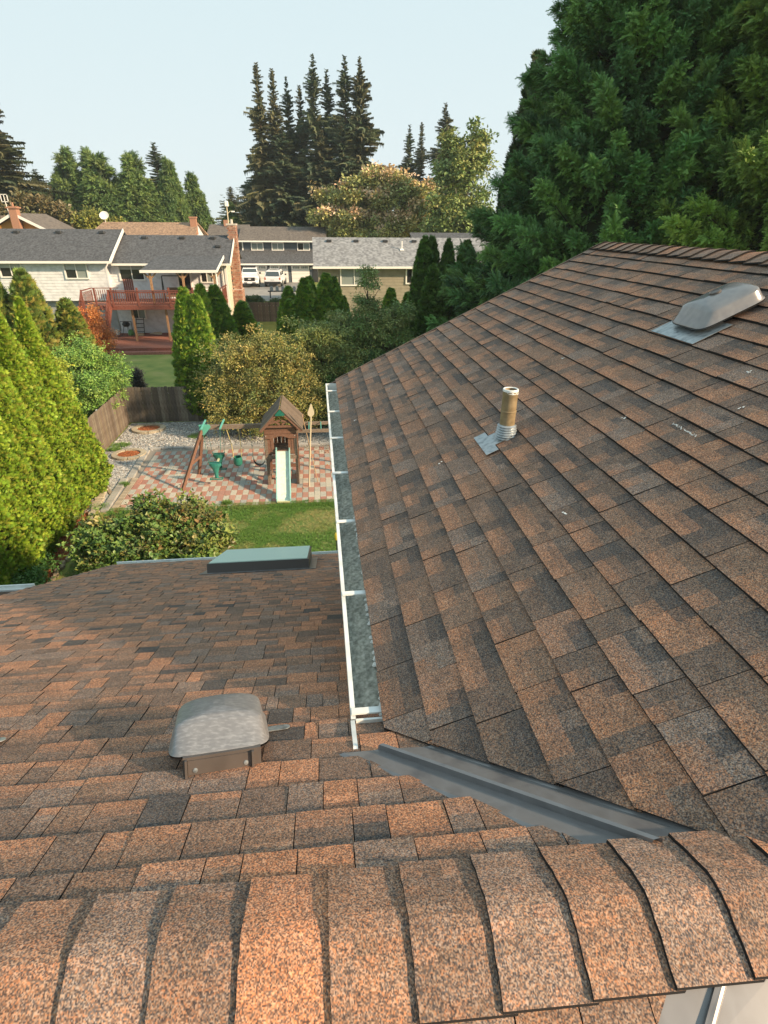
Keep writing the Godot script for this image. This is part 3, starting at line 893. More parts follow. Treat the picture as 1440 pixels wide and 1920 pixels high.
	for k in 40:
		var z := 11.9 + k * 0.19
		if z > 18.3: break
		var x := -6.86 - maxf(z - 15.2, 0.0) * 0.17 + r.randf_range(-0.04, 0.04)
		m = M.new()
		var k2 := r.randf_range(0.85, 1.15)
		m.col = Color(0.52, 0.43, 0.31) * k2 if z < 15.2 else Color(0.50, 0.45, 0.36) * k2
		var wide := r.randf_range(0.09, 0.13) if z < 15.2 else r.randf_range(0.22, 0.3)
		m.bevel_box(V(x, 0.05, z), Vector3(wide, 0.09, r.randf_range(0.14, 0.175)), 0.02, Basis(Vector3.UP, r.randf_range(-0.2, 0.2)))
		put("stone", m, stone, edge)
	# gravel
	var grav := mat("gravel_bed", Color.WHITE, 0.95, noise_tex(55, 0.08, [L(0.07, 0.07, 0.07), L(0.22, 0.22, 0.21), L(0.36, 0.355, 0.34), L(0.55, 0.54, 0.52)], 256, 256, 4), Vector3.ONE * 0.6)
	m = M.new()
	m.quad(V(-8.42, 0.014, 16.4), V(-6.3, 0.014, 16.4), V(-6.6, 0.014, 25.3), V(-8.42, 0.014, 25.3))
	m.quad(V(-6.6, 0.014, 21.6), V(3.0, 0.014, 21.6), V(3.0, 0.014, 25.3), V(-6.6, 0.014, 25.3))
	struct("gravel_bed", m, grav)
	var peb := M.new()
	peb.lathe(Vector3.ZERO, [Vector2(0.0001, -0.012), Vector2(0.024, -0.004), Vector2(0.022, 0.008), Vector2(0.0001, 0.014)], 6)
	xf = []
	cols = PackedColorArray()
	for k in 22000:
		var x := 0.0
		var z := 0.0
		if r.randf() < 0.36:
			z = r.randf_range(16.5, 22.0)
			x = r.randf_range(-8.2 if z > 19.0 else -7.3 - (z - 16.5) * 0.2, -6.85)
		else:
			z = r.randf_range(21.75, 25.25)
			x = r.randf_range(-8.4, 2.0)
		xf.append(Transform3D(Basis.from_euler(Vector3(r.randf_range(-0.4, 0.4), r.randf() * TAU, r.randf_range(-0.4, 0.4))).scaled(Vector3(r.randf_range(0.7, 1.7), r.randf_range(0.6, 1.2), r.randf_range(0.6, 1.3))), V(x, 0.024, z)))
		var v := r.randf()
		cols.append(jitter(Color(0.42, 0.42, 0.40) if v < 0.45 else (Color(0.20, 0.205, 0.21) if v < 0.75 else (Color(0.62, 0.60, 0.56) if v < 0.92 else Color(0.36, 0.28, 0.21))), r, 0.2, 0.04))
	meta(scatter("gravel", peb.mesh(), mat("pebble", Color.WHITE, 0.85, null, Vector3.ONE, 0.0, true), xf, cols, self), "grey and white gravel around the patio", "gravel", "", "stuff")

func build_patio():
	var r := RandomNumberGenerator.new()
	r.seed = 21
	var m := M.new()
	m.quad(V(-6.62, 0.016, 16.4), V(3.2, 0.016, 16.4), V(3.2, 0.016, 21.75), V(-6.9, 0.016, 21.75))
	var patio := struct("patio", m, mat("joint_sand", L(0.28, 0.25, 0.21), 0.95))
	var tx := noise_tex(56, 0.05, [Color(0.72, 0.72, 0.72), Color(0.93, 0.93, 0.93), Color(1, 1, 1)], 256, 256, 5)
	var red: Array = []
	var gry: Array = []
	for k in 4:
		red.append(mat("paver_red%d" % k, L([0.52, 0.46, 0.56, 0.49][k], [0.25, 0.22, 0.31, 0.26][k], [0.18, 0.17, 0.23, 0.20][k]), 0.9, tx, Vector3.ONE * (1.3 + 0.2 * k)))
		gry.append(mat("paver_grey%d" % k, L([0.52, 0.43, 0.60, 0.48][k], [0.50, 0.425, 0.55, 0.46][k], [0.43, 0.39, 0.45, 0.40][k]), 0.9, tx, Vector3.ONE * (1.2 + 0.2 * k)))
	var pm := M.new()
	pm.bevel_box(Vector3.ZERO, Vector3(0.189, 0.04, 0.376), 0.008)
	var pav := pm.mesh()
	var n := 0
	var rest := {}
	for j in 13:
		for i in 44:
			var x := -6.34 + i * 0.196
			var z := 16.64 + j * 0.388
			var isred := (i + j) % 2 == 0
			if r.randf() < 0.05: isred = not isred
			var mt: Material = (red if isred else gry)[r.randi() % 4]
			var tf := Transform3D(Basis.from_euler(Vector3(r.randf_range(-0.012, 0.012), r.randf_range(-0.02, 0.02), r.randf_range(-0.012, 0.012))), V(x, 0.026 + r.randf_range(-0.003, 0.003), z))
			if x < 0.45 and n < 300:
				var o := put_mesh("paver", pav, mt, patio)
				o.transform = tf
				n += 1
			else:
				if not rest.has(mt): rest[mt] = SurfaceTool.new()
				rest[mt].append_from(pav, 0, tf)
	for mt in rest: put_mesh("paver_field", rest[mt].commit(), mt, patio).set_meta("kind", "stuff")
	# soldier bricks at the near left edge, blocks along the left and the back
	var brick := mat("buff_brick", Color.WHITE, 0.9, tx, Vector3.ONE * 2.0, 0.0, true)
	for k in 31:
		m = M.new()
		m.col = Color(0.46, 0.38, 0.28) * r.randf_range(0.8, 1.15)
		m.bevel_box(V(-6.545, 0.026, 16.45 + k * 0.082), Vector3(0.2, 0.05, 0.07), 0.008, Basis(Vector3.UP, r.randf_range(-0.05, 0.05)))
		put("brick", m, brick, patio)
	for k in 27:
		m = M.new()
		m.col = Color(0.42, 0.40, 0.36) * r.randf_range(0.8, 1.15)
		var z := 16.5 + k * 0.195
		m.bevel_box(V((-6.79 if z < 19.0 else -6.62) - 0.008 * k, 0.04, z), Vector3(0.24, 0.09, 0.18), 0.015, Basis(Vector3.UP, r.randf_range(-0.06, 0.06)))
		put("edging_block", m, brick, patio)
	for k in 19:
		m = M.new()
		m.col = Color(0.40, 0.39, 0.37) * r.randf_range(0.8, 1.15)
		m.bevel_box(V(-6.55 + k * 0.44, 0.045, 21.83), Vector3(0.42, 0.1, 0.14), 0.02, Basis(Vector3.UP, r.randf_range(-0.03, 0.03)))
		put("edging_block", m, brick, patio)
	# fallen leaves in the far right corner
	var lf := M.new()
	lf.tri(Vector3(-0.03, 0, 0), Vector3(0.02, 0.012, 0.03), Vector3(0.035, 0.004, -0.02))
	var xf: Array = []
	var cols := PackedColorArray()
	for k in 420:
		var x := r.randf_range(-0.9, 2.2) if k < 330 else r.randf_range(-6.0, 1.0)
		var z := 21.6 - absf(r.randfn(0, 0.6)) if k < 330 else r.randf_range(17.0, 21.5)
		xf.append(Transform3D(Basis.from_euler(Vector3(r.randf_range(-0.3, 0.3), r.randf() * TAU, r.randf_range(-0.3, 0.3))).scaled(Vector3.ONE * r.randf_range(0.6, 1.4)), V(x, 0.056, z)))
		cols.append(jitter([Color(0.16, 0.07, 0.03), Color(0.35, 0.17, 0.05), Color(0.5, 0.42, 0.3), Color(0.1, 0.06, 0.04)][r.randi() % 4], r, 0.2, 0.1))
	meta(scatter("fallen_leaves", lf.mesh(), leaf_mat("dry_leaf", 0.8, 0.2), xf, cols, self), "dry brown leaves fallen on the patio", "leaves", "", "stuff")
	# ring planters with bark mulch
	var chip := M.new()
	chip.box(Vector3.ZERO, Vector3(0.035, 0.01, 0.016))
	for q in [[-7.39, 21.25, 0.42, 0.63, 0], [-7.42, 24.3, 0.47, 0.70, 1]]:
		var ring := thing("ring_planter", ["sunlit stone ring planter of bark beside the hedge", "shaded stone ring planter of bark by the fence corner"][q[4]], "planter", V(q[0], 0, q[1]), 0.0, "ring planters in the gravel")
		for k in 9:
			m = M.new()
			var a0 := TAU * k / 9.0 + 0.025
			var a1 := TAU * (k + 1) / 9.0 - 0.025
			m.col = Color(0.50, 0.45, 0.36) * r.randf_range(0.85, 1.12)
			for s in 4:
				var p := lerpf(a0, a1, s / 4.0)
				var w := lerpf(a0, a1, (s + 1) / 4.0)
				var A := func(a: float, rad: float, y: float) -> Vector3: return Vector3(cos(a) * rad, y, -sin(a) * rad * (0.9 if q[4] == 0 else 0.85))
				m.quad(A.call(p, q[2] + 0.012, 0.12), A.call(p, q[3] - 0.012, 0.12), A.call(w, q[3] - 0.012, 0.12), A.call(w, q[2] + 0.012, 0.12))
				m.quad(A.call(p, q[3], 0), A.call(w, q[3], 0), A.call(w, q[3], 0.108), A.call(p, q[3], 0.108))
				m.quad(A.call(p, q[3], 0.108), A.call(w, q[3], 0.108), A.call(w, q[3] - 0.012, 0.12), A.call(p, q[3] - 0.012, 0.12))
				m.quad(A.call(w, q[2], 0), A.call(p, q[2], 0), A.call(p, q[2] + 0.012, 0.12), A.call(w, q[2] + 0.012, 0.12))
				if s == 0: m.quad(A.call(p, q[2], 0), A.call(p, q[3], 0), A.call(p, q[3] - 0.012, 0.12), A.call(p, q[2] + 0.012, 0.12))
				if s == 3: m.quad(A.call(w, q[3], 0), A.call(w, q[2], 0), A.call(w, q[2] + 0.012, 0.12), A.call(w, q[3] - 0.012, 0.12))
			put("ring_stone", m, mats["edging_stone"], ring)
		m = M.new()
		for k in 18: m.tri(Vector3(0, 0.10, 0), Vector3(cos(TAU * k / 18.0) * q[2] * 0.99, 0.07, -sin(TAU * k / 18.0) * q[2] * 0.88), Vector3(cos(TAU * (k + 1) / 18.0) * q[2] * 0.99, 0.07, -sin(TAU * (k + 1) / 18.0) * q[2] * 0.88))
		put("soil", m, mats["bark_mulch"], ring)
		xf = []
		cols = PackedColorArray()
		for k in 500:
			var a := r.randf() * TAU
			var d: float = sqrt(r.randf()) * q[2] * 0.95
			xf.append(Transform3D(Basis.from_euler(Vector3(r.randf_range(-0.6, 0.6), r.randf() * TAU, r.randf_range(-0.6, 0.6))).scaled(Vector3.ONE * r.randf_range(0.7, 1.5)), Vector3(cos(a) * d, 0.10 - d * 0.05, sin(a) * d * 0.88)))
			cols.append(jitter(Color(0.30, 0.10, 0.035), r, 0.5, 0.15))
		var ch := scatter("bark_chips", chip.mesh(), mats["chip"], xf, cols, ring)
		ch.set_meta("kind", "stuff")
	# loose plank lying on the gravel
	m = M.new()
	m.bar(V(-7.55, 0.06, 18.7), V(-6.75, 0.045, 17.3), 0.1, 0.035)
	meta(put("loose_plank", m, wood_mat("plank_wood", L(0.42, 0.33, 0.25), 61)), "weathered plank lying on the gravel by the hedge", "plank")

func fence_run(f: Node3D, a: Vector3, b: Vector3, h: float, inward: Vector3, sd: int, boards: Array, mt: Material):
	var r := RandomNumberGenerator.new()
	r.seed = sd
	var d := (b - a).normalized()
	var n := int((b - a).length() / 0.142)
	for k in n:
		var o := put_mesh("board", boards[r.randi() % boards.size()], mt, f)
		o.transform = Transform3D(Basis(d, Vector3.UP, d.cross(Vector3.UP)).rotated(Vector3.UP, r.randf_range(-0.02, 0.02)).rotated(d.cross(Vector3.UP), r.randf_range(-0.008, 0.008)), a + d * (0.142 * (k + 0.5)) + Vector3.UP * r.randf_range(-0.02, 0.015) + inward * r.randf_range(0.0, 0.008))
		o.scale.y = h / 1.6
	var m := M.new()
	for y in [0.3, h * 0.55, h - 0.3]: m.bar(a - inward * 0.035 + Vector3.UP * y, b - inward * 0.035 + Vector3.UP * y, 0.04, 0.09)
	put("rail", m, mt, f)
	var L0 := (b - a).length()
	var np := maxi(2, int(L0 / 2.4) + 1)
	for k in np:
		m = M.new()
		var p := a.lerp(b, float(k) / (np - 1)) - inward * 0.09
		m.box(p + Vector3.UP * h * 0.48, Vector3(0.09, h * 0.96, 0.09))
		put("post", m, mt, f)
func board_set(sd: int, pal: Array, h := 1.6) -> Array:
	var r := RandomNumberGenerator.new()
	r.seed = sd
	var out: Array = []
	for k in 9:
		var m := M.new()
		m.col = jitter(pal[k % pal.size()], r, 0.22, 0.05)
		m.prism(PackedVector2Array([Vector2(-0.069, 0.02), Vector2(0.069, 0.02), Vector2(0.069, h - 0.03), Vector2(0.045, h), Vector2(-0.045, h), Vector2(-0.069, h - 0.03)]), Vector3(0, 0, 0), Vector3.RIGHT, Vector3.UP, Vector3(0, 0, 0.018))
		out.append(m.mesh())
	return out
func build_fences():
	var fm := mat("fence_wood", Color.WHITE, 0.9, noise_tex(62, 0.02, [Color(0.42, 0.4, 0.38), Color(0.8, 0.78, 0.76), Color(1, 1, 1), Color(0.62, 0.6, 0.58)], 256, 256, 5), Vector3(5.0, 0.55, 5.0), 0.0, true)
	var b := board_set(8, [Color(0.20, 0.165, 0.13), Color(0.27, 0.22, 0.17), Color(0.165, 0.14, 0.115), Color(0.33, 0.26, 0.19)])
	var f := thing("wooden_fence", "weathered board fence running along the left garden boundary to the corner", "fence", Vector3.ZERO, 0.0, "garden fences")
	fence_run(f, V(-8.5, 0, 19.2), V(-8.5, 0, 25.4), 1.6, Vector3.RIGHT, 31, b, fm)
	f = thing("wooden_fence", "dark grey board fence across the far end of the garden", "fence", Vector3.ZERO, 0.0, "garden fences")
	var b2 := board_set(9, [Color(0.135, 0.118, 0.10), Color(0.19, 0.165, 0.14), Color(0.11, 0.098, 0.085), Color(0.23, 0.2, 0.17)])  # darker than the side fence: shade is put into these board colours
	fence_run(f, V(-8.5, 0, 25.42), V(2.0, 0, 25.3), 1.6, V(0, 0, -1), 32, b2, fm)

func build_play():
	var wood := wood_mat("play_wood", L(0.24, 0.125, 0.085), 63, Vector3(1.2, 6.0, 1.2))
	var wood2 := wood_mat("play_wood_grey", L(0.27, 0.21, 0.165), 64, Vector3(1.2, 6.0, 1.2))
	var roofw := wood_mat("play_roof_wood", L(0.20, 0.155, 0.12), 65, Vector3(6.0, 1.0, 6.0))
	var green := mat("green_plastic", L(0.02, 0.16, 0.12), 0.4)
	var teal := mat("teal_plastic", L(0.12, 0.42, 0.34), 0.45)
	var rope := mat("yellow_rope", L(0.55, 0.46, 0.20), 0.85)
	var chain := mat("green_chain", L(0.05, 0.20, 0.17), 0.5)
	var p := thing("play_set", "wooden swing set with a roofed tower and a pale slide", "play set", V(0, 0, 0))
	var m: M
	var xl := -1.86
	var xr := -0.90
	for q in [[xl, 17.95], [xr, 17.95], [xl, 19.0], [xr, 19.0]]:
		m = M.new()
		m.box(V(q[0], 1.03, q[1]), Vector3(0.09, 2.02, 0.09))
		put("post", m, wood2 if q[1] < 18 else wood, p)
	m = M.new()
	for k in 8: m.box(V((xl + xr) * 0.5, 1.14, 18.02 + k * 0.135), Vector3(0.98, 0.03, 0.125))
	put("platform", m, wood2, p)
	# floor beams, cross members
	for q in [[17.93, 1.22], [17.9, 1.05]]:
		m = M.new()
		m.box(V((xl + xr) * 0.5, q[1], q[0]), Vector3(1.08, 0.13, 0.04))
		put("beam", m, wood if q[1] > 1.2 else wood2, p)
	for x in [xl, xr]:
		m = M.new()
		m.bar(V(x - 0.02, 0.75, 18.9), V(x - 0.02, 0.12, 18.0), 0.04, 0.1)
		m.box(V(x, 0.12, 18.5), Vector3(0.06, 0.1, 1.1))
		m.box(V(x, 1.05, 18.5), Vector3(0.04, 0.13, 1.1))
		put("beam", m, wood2, p)
	m = M.new()
	m.box(V((xl + xr) * 0.5, 0.62, 19.0), Vector3(0.95, 0.12, 0.04))
	m.box(V((xl + xr) * 0.5, 0.30, 19.0), Vector3(0.95, 0.12, 0.04))
	put("beam", m, wood, p)
	# side panels of upright boards at the front
	for k in 5:
		if k == 2: continue
		m = M.new()
		m.box(V([xl + 0.09, xl + 0.2, 0, xr - 0.2, xr - 0.09][k], 1.49, 17.93), Vector3(0.095, 0.56, 0.022))
		put("panel_board", m, wood, p)
	for side in [xl - 0.03, xr + 0.03]:
		for k in 8:
			m = M.new()
			m.box(V(side, 1.48, 18.06 + k * 0.125), Vector3(0.02, 0.52, 0.1))
			put("panel_board", m, wood, p)
	for k in 7:
		m = M.new()
		m.box(V(xl + 0.09 + k * 0.13, 1.42, 19.06), Vector3(0.11, 0.55, 0.02))
		put("panel_board", m, wood, p)
	# header boards and arch
	for y in [2.02, 1.915]:
		m = M.new()
		m.box(V((xl + xr) * 0.5, y, 17.9), Vector3(1.02, 0.095, 0.025))
		put("header_board", m, wood, p)
	m = M.new()
	var arch := PackedVector2Array([Vector2(-0.51, -0.10), Vector2(-0.3, -0.10)])
	for k in 9: arch.append(Vector2(-0.28 + 0.07 * k, -0.10 + 0.085 * sin(PI * k / 8.0)))
	arch.append_array(PackedVector2Array([Vector2(0.3, -0.10), Vector2(0.51, -0.10), Vector2(0.51, 0.055), Vector2(-0.51, 0.055)]))
	m.prism(arch, V((xl + xr) * 0.5, 1.80, 17.875), Vector3.RIGHT, Vector3.UP, V(0, 0, 0.025))
	put("arch_board", m, wood, p)
	for s in [-0.47, 0.47]:
		m = M.new()
		m.tube(V((xl + xr) * 0.5 + s, 1.80, 17.874), V((xl + xr) * 0.5 + s, 1.80, 17.862), 0.016, 0.016, 8)
		put("bolt", m, mat("bolt", L(0.5, 0.46, 0.42), 0.5), p)
	# gable roof of boards
	var cx := -1.33
	var roof := Node3D.new()
	roof.name = "tower_roof"
	p.add_child(roof)
	var rr := RandomNumberGenerator.new()
	rr.seed = 12
	for s in [-1.0, 1.0]:
		for k in 10:
			m = M.new()
			m.col = Color.WHITE * (rr.randf_range(0.75, 1.2) * (1.0 if s > 0 else 0.9))  # left slope darker: its shade is put into the board colour
			var z := 17.72 + k * 0.165
			m.bar(V(cx + s * 0.02, 2.74, z + 0.08), V(cx + s * 0.69, 2.02, z + 0.08), 0.158, 0.02, V(s, 1, 0).normalized())
			put("roof_board", m, roofw, roof)
		m = M.new()
		m.bar(V(cx, 2.68, 17.75), V(cx + s * 0.66, 1.98, 17.75), 0.03, 0.075, V(s, 1, 0).normalized())
		put("rafter", m, wood, roof)
		m = M.new()
		m.bar(V(cx + s * 0.02, 2.34, 17.8), V(cx + s * 0.36, 2.24, 17.8), 0.03, 0.06)
		m.bar(V(cx + s * 0.30, 2.38, 17.81), V(cx + s * 0.03, 2.20, 17.81), 0.02, 0.06)
		put("gable_slat", m, wood, roof)
	m = M.new()
	m.box(V(cx, 2.14, 17.8), Vector3(0.95, 0.07, 0.025))
	put("gable_slat", m, wood, roof)
	m = M.new()
	m.prism(PackedVector2Array([Vector2(-0.15, -0.14), Vector2(0.15, -0.14), Vector2(0.15, -0.10), Vector2(0, 0.06), Vector2(-0.15, -0.10)]), V(cx, 2.66, 17.70), Vector3.RIGHT, Vector3.UP, V(0, 0, 0.03))
	put("ridge_bracket", m, green, roof)
	# slide
	var slide := Node3D.new()
	slide.name = "slide"
	p.add_child(slide)
	var pts := [[17.98, 1.27], [17.86, 1.25], [17.62, 1.02], [17.42, 0.80], [17.28, 0.68], [17.14, 0.57], [16.94, 0.34], [16.78, 0.18], [16.66, 0.10], [16.50, 0.075]]
	var bed := M.new()
	var sides := M.new()
	var sx := -1.33
	for k in pts.size() - 1:
		var a: Array = pts[k]
		var b: Array = pts[k + 1]
		bed.quad(V(sx - 0.2, b[1], b[0]), V(sx + 0.2, b[1], b[0]), V(sx + 0.2, a[1], a[0]), V(sx - 0.2, a[1], a[0]))
		bed.quad(V(sx + 0.2, b[1] - 0.02, b[0]), V(sx - 0.2, b[1] - 0.02, b[0]), V(sx - 0.2, a[1] - 0.02, a[0]), V(sx + 0.2, a[1] - 0.02, a[0]))
		for s in [-1.0, 1.0]:
			sides.bar(V(sx + s * 0.215, a[1] + 0.04, a[0]), V(sx + s * 0.215, b[1] + 0.04, b[0]), 0.035, 0.13)
	put("slide_bed", bed, mat("slide_plastic", L(0.62, 0.72, 0.66), 0.45, noise_tex(66, 0.02, [Color(0.86, 0.9, 0.84), Color(1, 1, 1), Color(0.97, 0.97, 0.86)], 256, 256, 4), Vector3.ONE), slide)
	put("side_rail", sides, mat("slide_rail", L(0.30, 0.55, 0.52), 0.45), slide)
	m = M.new()
	m.prism(PackedVector2Array([Vector2(-0.2, 0.0), Vector2(0.2, 0.0), Vector2(0.2, 0.075), Vector2(-0.2, 0.075)]), V(sx, 0.02, 16.47), Vector3.RIGHT, Vector3.UP, V(0, 0, 0.03))
	put("end_lip", m, mat("slide_lip", L(0.60, 0.58, 0.34), 0.5), slide)
	# swing beam, A-frame, ladder rails
	m = M.new()
	m.box(V(-2.86, 1.99, 18.4), Vector3(2.25, 0.14, 0.09))
	put("swing_beam", m, wood2, p)
	for q in [[-4.72, 17.74], [-4.42, 19.15]]:
		m = M.new()
		m.bar(V(q[0], 0.02, q[1]), V(-3.92, 1.98, 18.4), 0.09, 0.09)
		put("leg", m, wood, p)
	m = M.new()
	m.bar(V(-4.40, 0.82, 18.02), V(-4.2, 0.82, 18.82), 0.03, 0.09)
	put("brace", m, wood, p)
	m = M.new()
	m.prism(PackedVector2Array([Vector2(-0.1, -0.24), Vector2(0.02, -0.26), Vector2(0.26, 0.0), Vector2(0.22, 0.09), Vector2(-0.12, 0.09)]), V(-3.9, 2.0, 18.34), Vector3.RIGHT, Vector3.UP, V(0, 0, 0.03))
	put("corner_bracket", m, teal, p)
	for x in [-3.88, -3.28]:
		m = M.new()
		m.bar(V(x - 0.02, 2.03, 18.05), V(x + 0.02, 2.12, 18.75), 0.05, 0.04)
		put("hanger_bracket", m, teal, p)
	for q in [[18.05, 1.88], [18.85, 1.88]]:
		m = M.new()
		m.box(V(0.5, q[1], q[0]), Vector3(2.75, 0.11, 0.05))
		put("ladder_rail", m, wood2, p)
	for k in 6:
		m = M.new()
		m.tube(V(-0.45 + k * 0.4, 1.92, 18.05), V(-0.45 + k * 0.4, 1.92, 18.85), 0.016, 0.016, 8)
		put("rung", m, teal, p)
	for z in [17.9, 19.0]:
		m = M.new()
		m.bar(V(2.1, 0.0, z), V(1.82, 1.95, lerpf(z, 18.45, 0.4)), 0.09, 0.09)
		put("leg", m, wood, p)
	# glider: two seats back to back on four rods
	var g := thing("glider_swing", "green two-seat glider hanging at the left of the swings", "swing", V(-3.6, 0, 18.45))
	for s in [-1.0, 1.0]:
		m = M.new()
		var zc: float = s * 0.42
		for q in [[0.86, 0.20, 0.10, 0.78, 0.20, 0.10], [0.78, 0.20, 0.10, 0.68, 0.12, 0.08], [0.68, 0.12, 0.08, 0.5, 0.065, 0.06], [0.5, 0.065, 0.06, 0.33, 0.06, 0.055]]:
			for k in 12:
				var a := TAU * k / 12.0
				var b := TAU * (k + 1) / 12.0
				m.quad(Vector3(cos(a) * q[4], q[3], zc + sin(a) * q[5]), Vector3(cos(a) * q[1], q[0], zc + sin(a) * q[2]), Vector3(cos(b) * q[1], q[0], zc + sin(b) * q[2]), Vector3(cos(b) * q[4], q[3], zc + sin(b) * q[5]))
		for k in 12: m.tri(Vector3(0, 0.85, zc), Vector3(cos(TAU * (k + 1) / 12.0) * 0.2, 0.86, zc + sin(TAU * (k + 1) / 12.0) * 0.1), Vector3(cos(TAU * k / 12.0) * 0.2, 0.86, zc + sin(TAU * k / 12.0) * 0.1))
		put("seat", m, green if s < 0 else mat("glider_green", L(0.035, 0.22, 0.18), 0.4), g)
		m = M.new()
		m.path([Vector3(-0.2, 0.33, zc), Vector3(-0.2, 0.33, zc + 0.13), Vector3(0.2, 0.33, zc + 0.13), Vector3(0.2, 0.33, zc), Vector3(-0.2, 0.33, zc)], 0.02, 8)
		put("foot_rest", m, green, g)
		m = M.new()
		m.tube(Vector3(-0.22, 0.90, zc), Vector3(0.22, 0.90, zc), 0.016, 0.016, 8)
		put("handle", m, green, g)
		for t in [-1.0, 1.0]:
			m = M.new()
			m.tube(Vector3(t * 0.2, 0.90, zc), Vector3(t * 0.28, 2.0, s * 0.3), 0.008, 0.008, 6)
			put("hanger_rod", m, chain, g)
	m = M.new()
	m.bar(Vector3(0, 0.72, -0.42), Vector3(0, 0.72, 0.42), 0.05, 0.06)
	put("cross_bar", m, mat("cream_plastic", L(0.62, 0.60, 0.38), 0.5), g)
	# bucket swing
	g = thing("bucket_swing", "dark green bucket swing on yellow ropes in the middle", "swing", V(-2.9, 0.6, 18.4))
	m = M.new()
	m.lathe(Vector3(0, 0.0, 0), [Vector2(0.0001, 0.0), Vector2(0.10, 0.015), Vector2(0.145, 0.08), Vector2(0.15, 0.2), Vector2(0.135, 0.32), Vector2(0.125, 0.32), Vector2(0.138, 0.2), Vector2(0.132, 0.09), Vector2(0.0001, 0.02)], 18)
	put("shell", m, green, g)
	for s in [-1.0, 1.0]:
		m = M.new()
		m.path([Vector3(s * 0.13, 0.30, 0), Vector3(s * 0.15, 0.75, 0), Vector3(s * (0.13 if s > 0 else 0.27), 1.36, 0)], 0.013, 7)
		put("rope", m, rope, g)
	# belt swing
	g = thing("belt_swing", "black belt swing on thin green chains next to the tower", "swing", V(-2.18, 0.58, 18.4))
	m = M.new()
	for k in 10:
		var a0 := PI + PI * k / 10.0
		var a1 := PI + PI * (k + 1) / 10.0
		var A := func(a: float, rad: float, z: float) -> Vector3: return Vector3(cos(a) * 0.2 * rad, 0.24 + sin(a) * 0.23 * rad, z)
		m.quad(A.call(a0, 1, -0.07), A.call(a1, 1, -0.07), A.call(a1, 1, 0.07), A.call(a0, 1, 0.07))
		m.quad(A.call(a1, 0.94, -0.07), A.call(a0, 0.94, -0.07), A.call(a0, 0.94, 0.07), A.call(a1, 0.94, 0.07))
		m.quad(A.call(a0, 1, 0.07), A.call(a1, 1, 0.07), A.call(a1, 0.94, 0.07), A.call(a0, 0.94, 0.07))
	put("belt", m, mat("belt_rubber", L(0.035, 0.045, 0.045), 0.6), g)
	for s in [-1.0, 1.0]:
		m = M.new()
		for k in 28: m.tube(Vector3(s * (0.2 + 0.03 * k / 28.0), 0.25 + k * 0.04, 0), Vector3(s * (0.2 + 0.03 * k / 28.0), 0.25 + k * 0.04 + 0.034, 0), 0.009 if k % 2 == 0 else 0.006, 0.007, 5)
		put("chain", m, chain, g)
	# pole with a spade-shaped head, thin stick
	var pole := thing("spade_pole", "tall pale pole with a spade-shaped head leaning by the tower", "pole", V(-0.53, 0, 17.68))
	m = M.new()
	m.tube(Vector3(0, 0.03, 0), Vector3(0.18, 2.52, 0.08), 0.02, 0.026, 8)
	put("shaft", m, mat("pale_wood", L(0.62, 0.53, 0.38), 0.7), pole)
	m = M.new()
	m.prism(PackedVector2Array([Vector2(-0.025, 0.0), Vector2(0.025, 0.0), Vector2(0.10, 0.07), Vector2(0.105, 0.14), Vector2(0.06, 0.28), Vector2(0.012, 0.42), Vector2(-0.012, 0.42), Vector2(-0.06, 0.28), Vector2(-0.105, 0.14), Vector2(-0.10, 0.07)]), Vector3(0.18, 2.5, 0.07), Vector3.RIGHT, Vector3(0.06, 1, 0.03), Vector3(0, 0, 0.03))
	put("head", m, mats["pale_wood"], pole)
	m = M.new()
	m.tube(V(-0.23, 0.03, 18.0), V(-0.64, 2.45, 18.05), 0.014, 0.012, 6)
	meta(put("thin_stick", m, mat("tan_wood", L(0.45, 0.30, 0.17), 0.8)), "thin tan stick crossing behind the pale pole", "stick")
	# stake with a yellow head beside the gutter
	var st := thing("yellow_stake", "dark stake with a yellow head on the lawn by the gutter", "stake", V(0.225, 0, 12.0))
	m = M.new()
	m.tube(Vector3.ZERO, Vector3(0, 1.17, 0), 0.018, 0.016, 8)
	put("rod", m, mats["belt_rubber"], st)
	m = M.new()
	m.lathe(Vector3(0, 1.15, 0), [Vector2(0.0001, 0.0), Vector2(0.045, 0.01), Vector2(0.055, 0.08), Vector2(0.05, 0.15), Vector2(0.03, 0.19), Vector2(0.0001, 0.2)], 14)
	put("head", m, mat("yellow_plastic", L(0.78, 0.58, 0.06), 0.4), st)

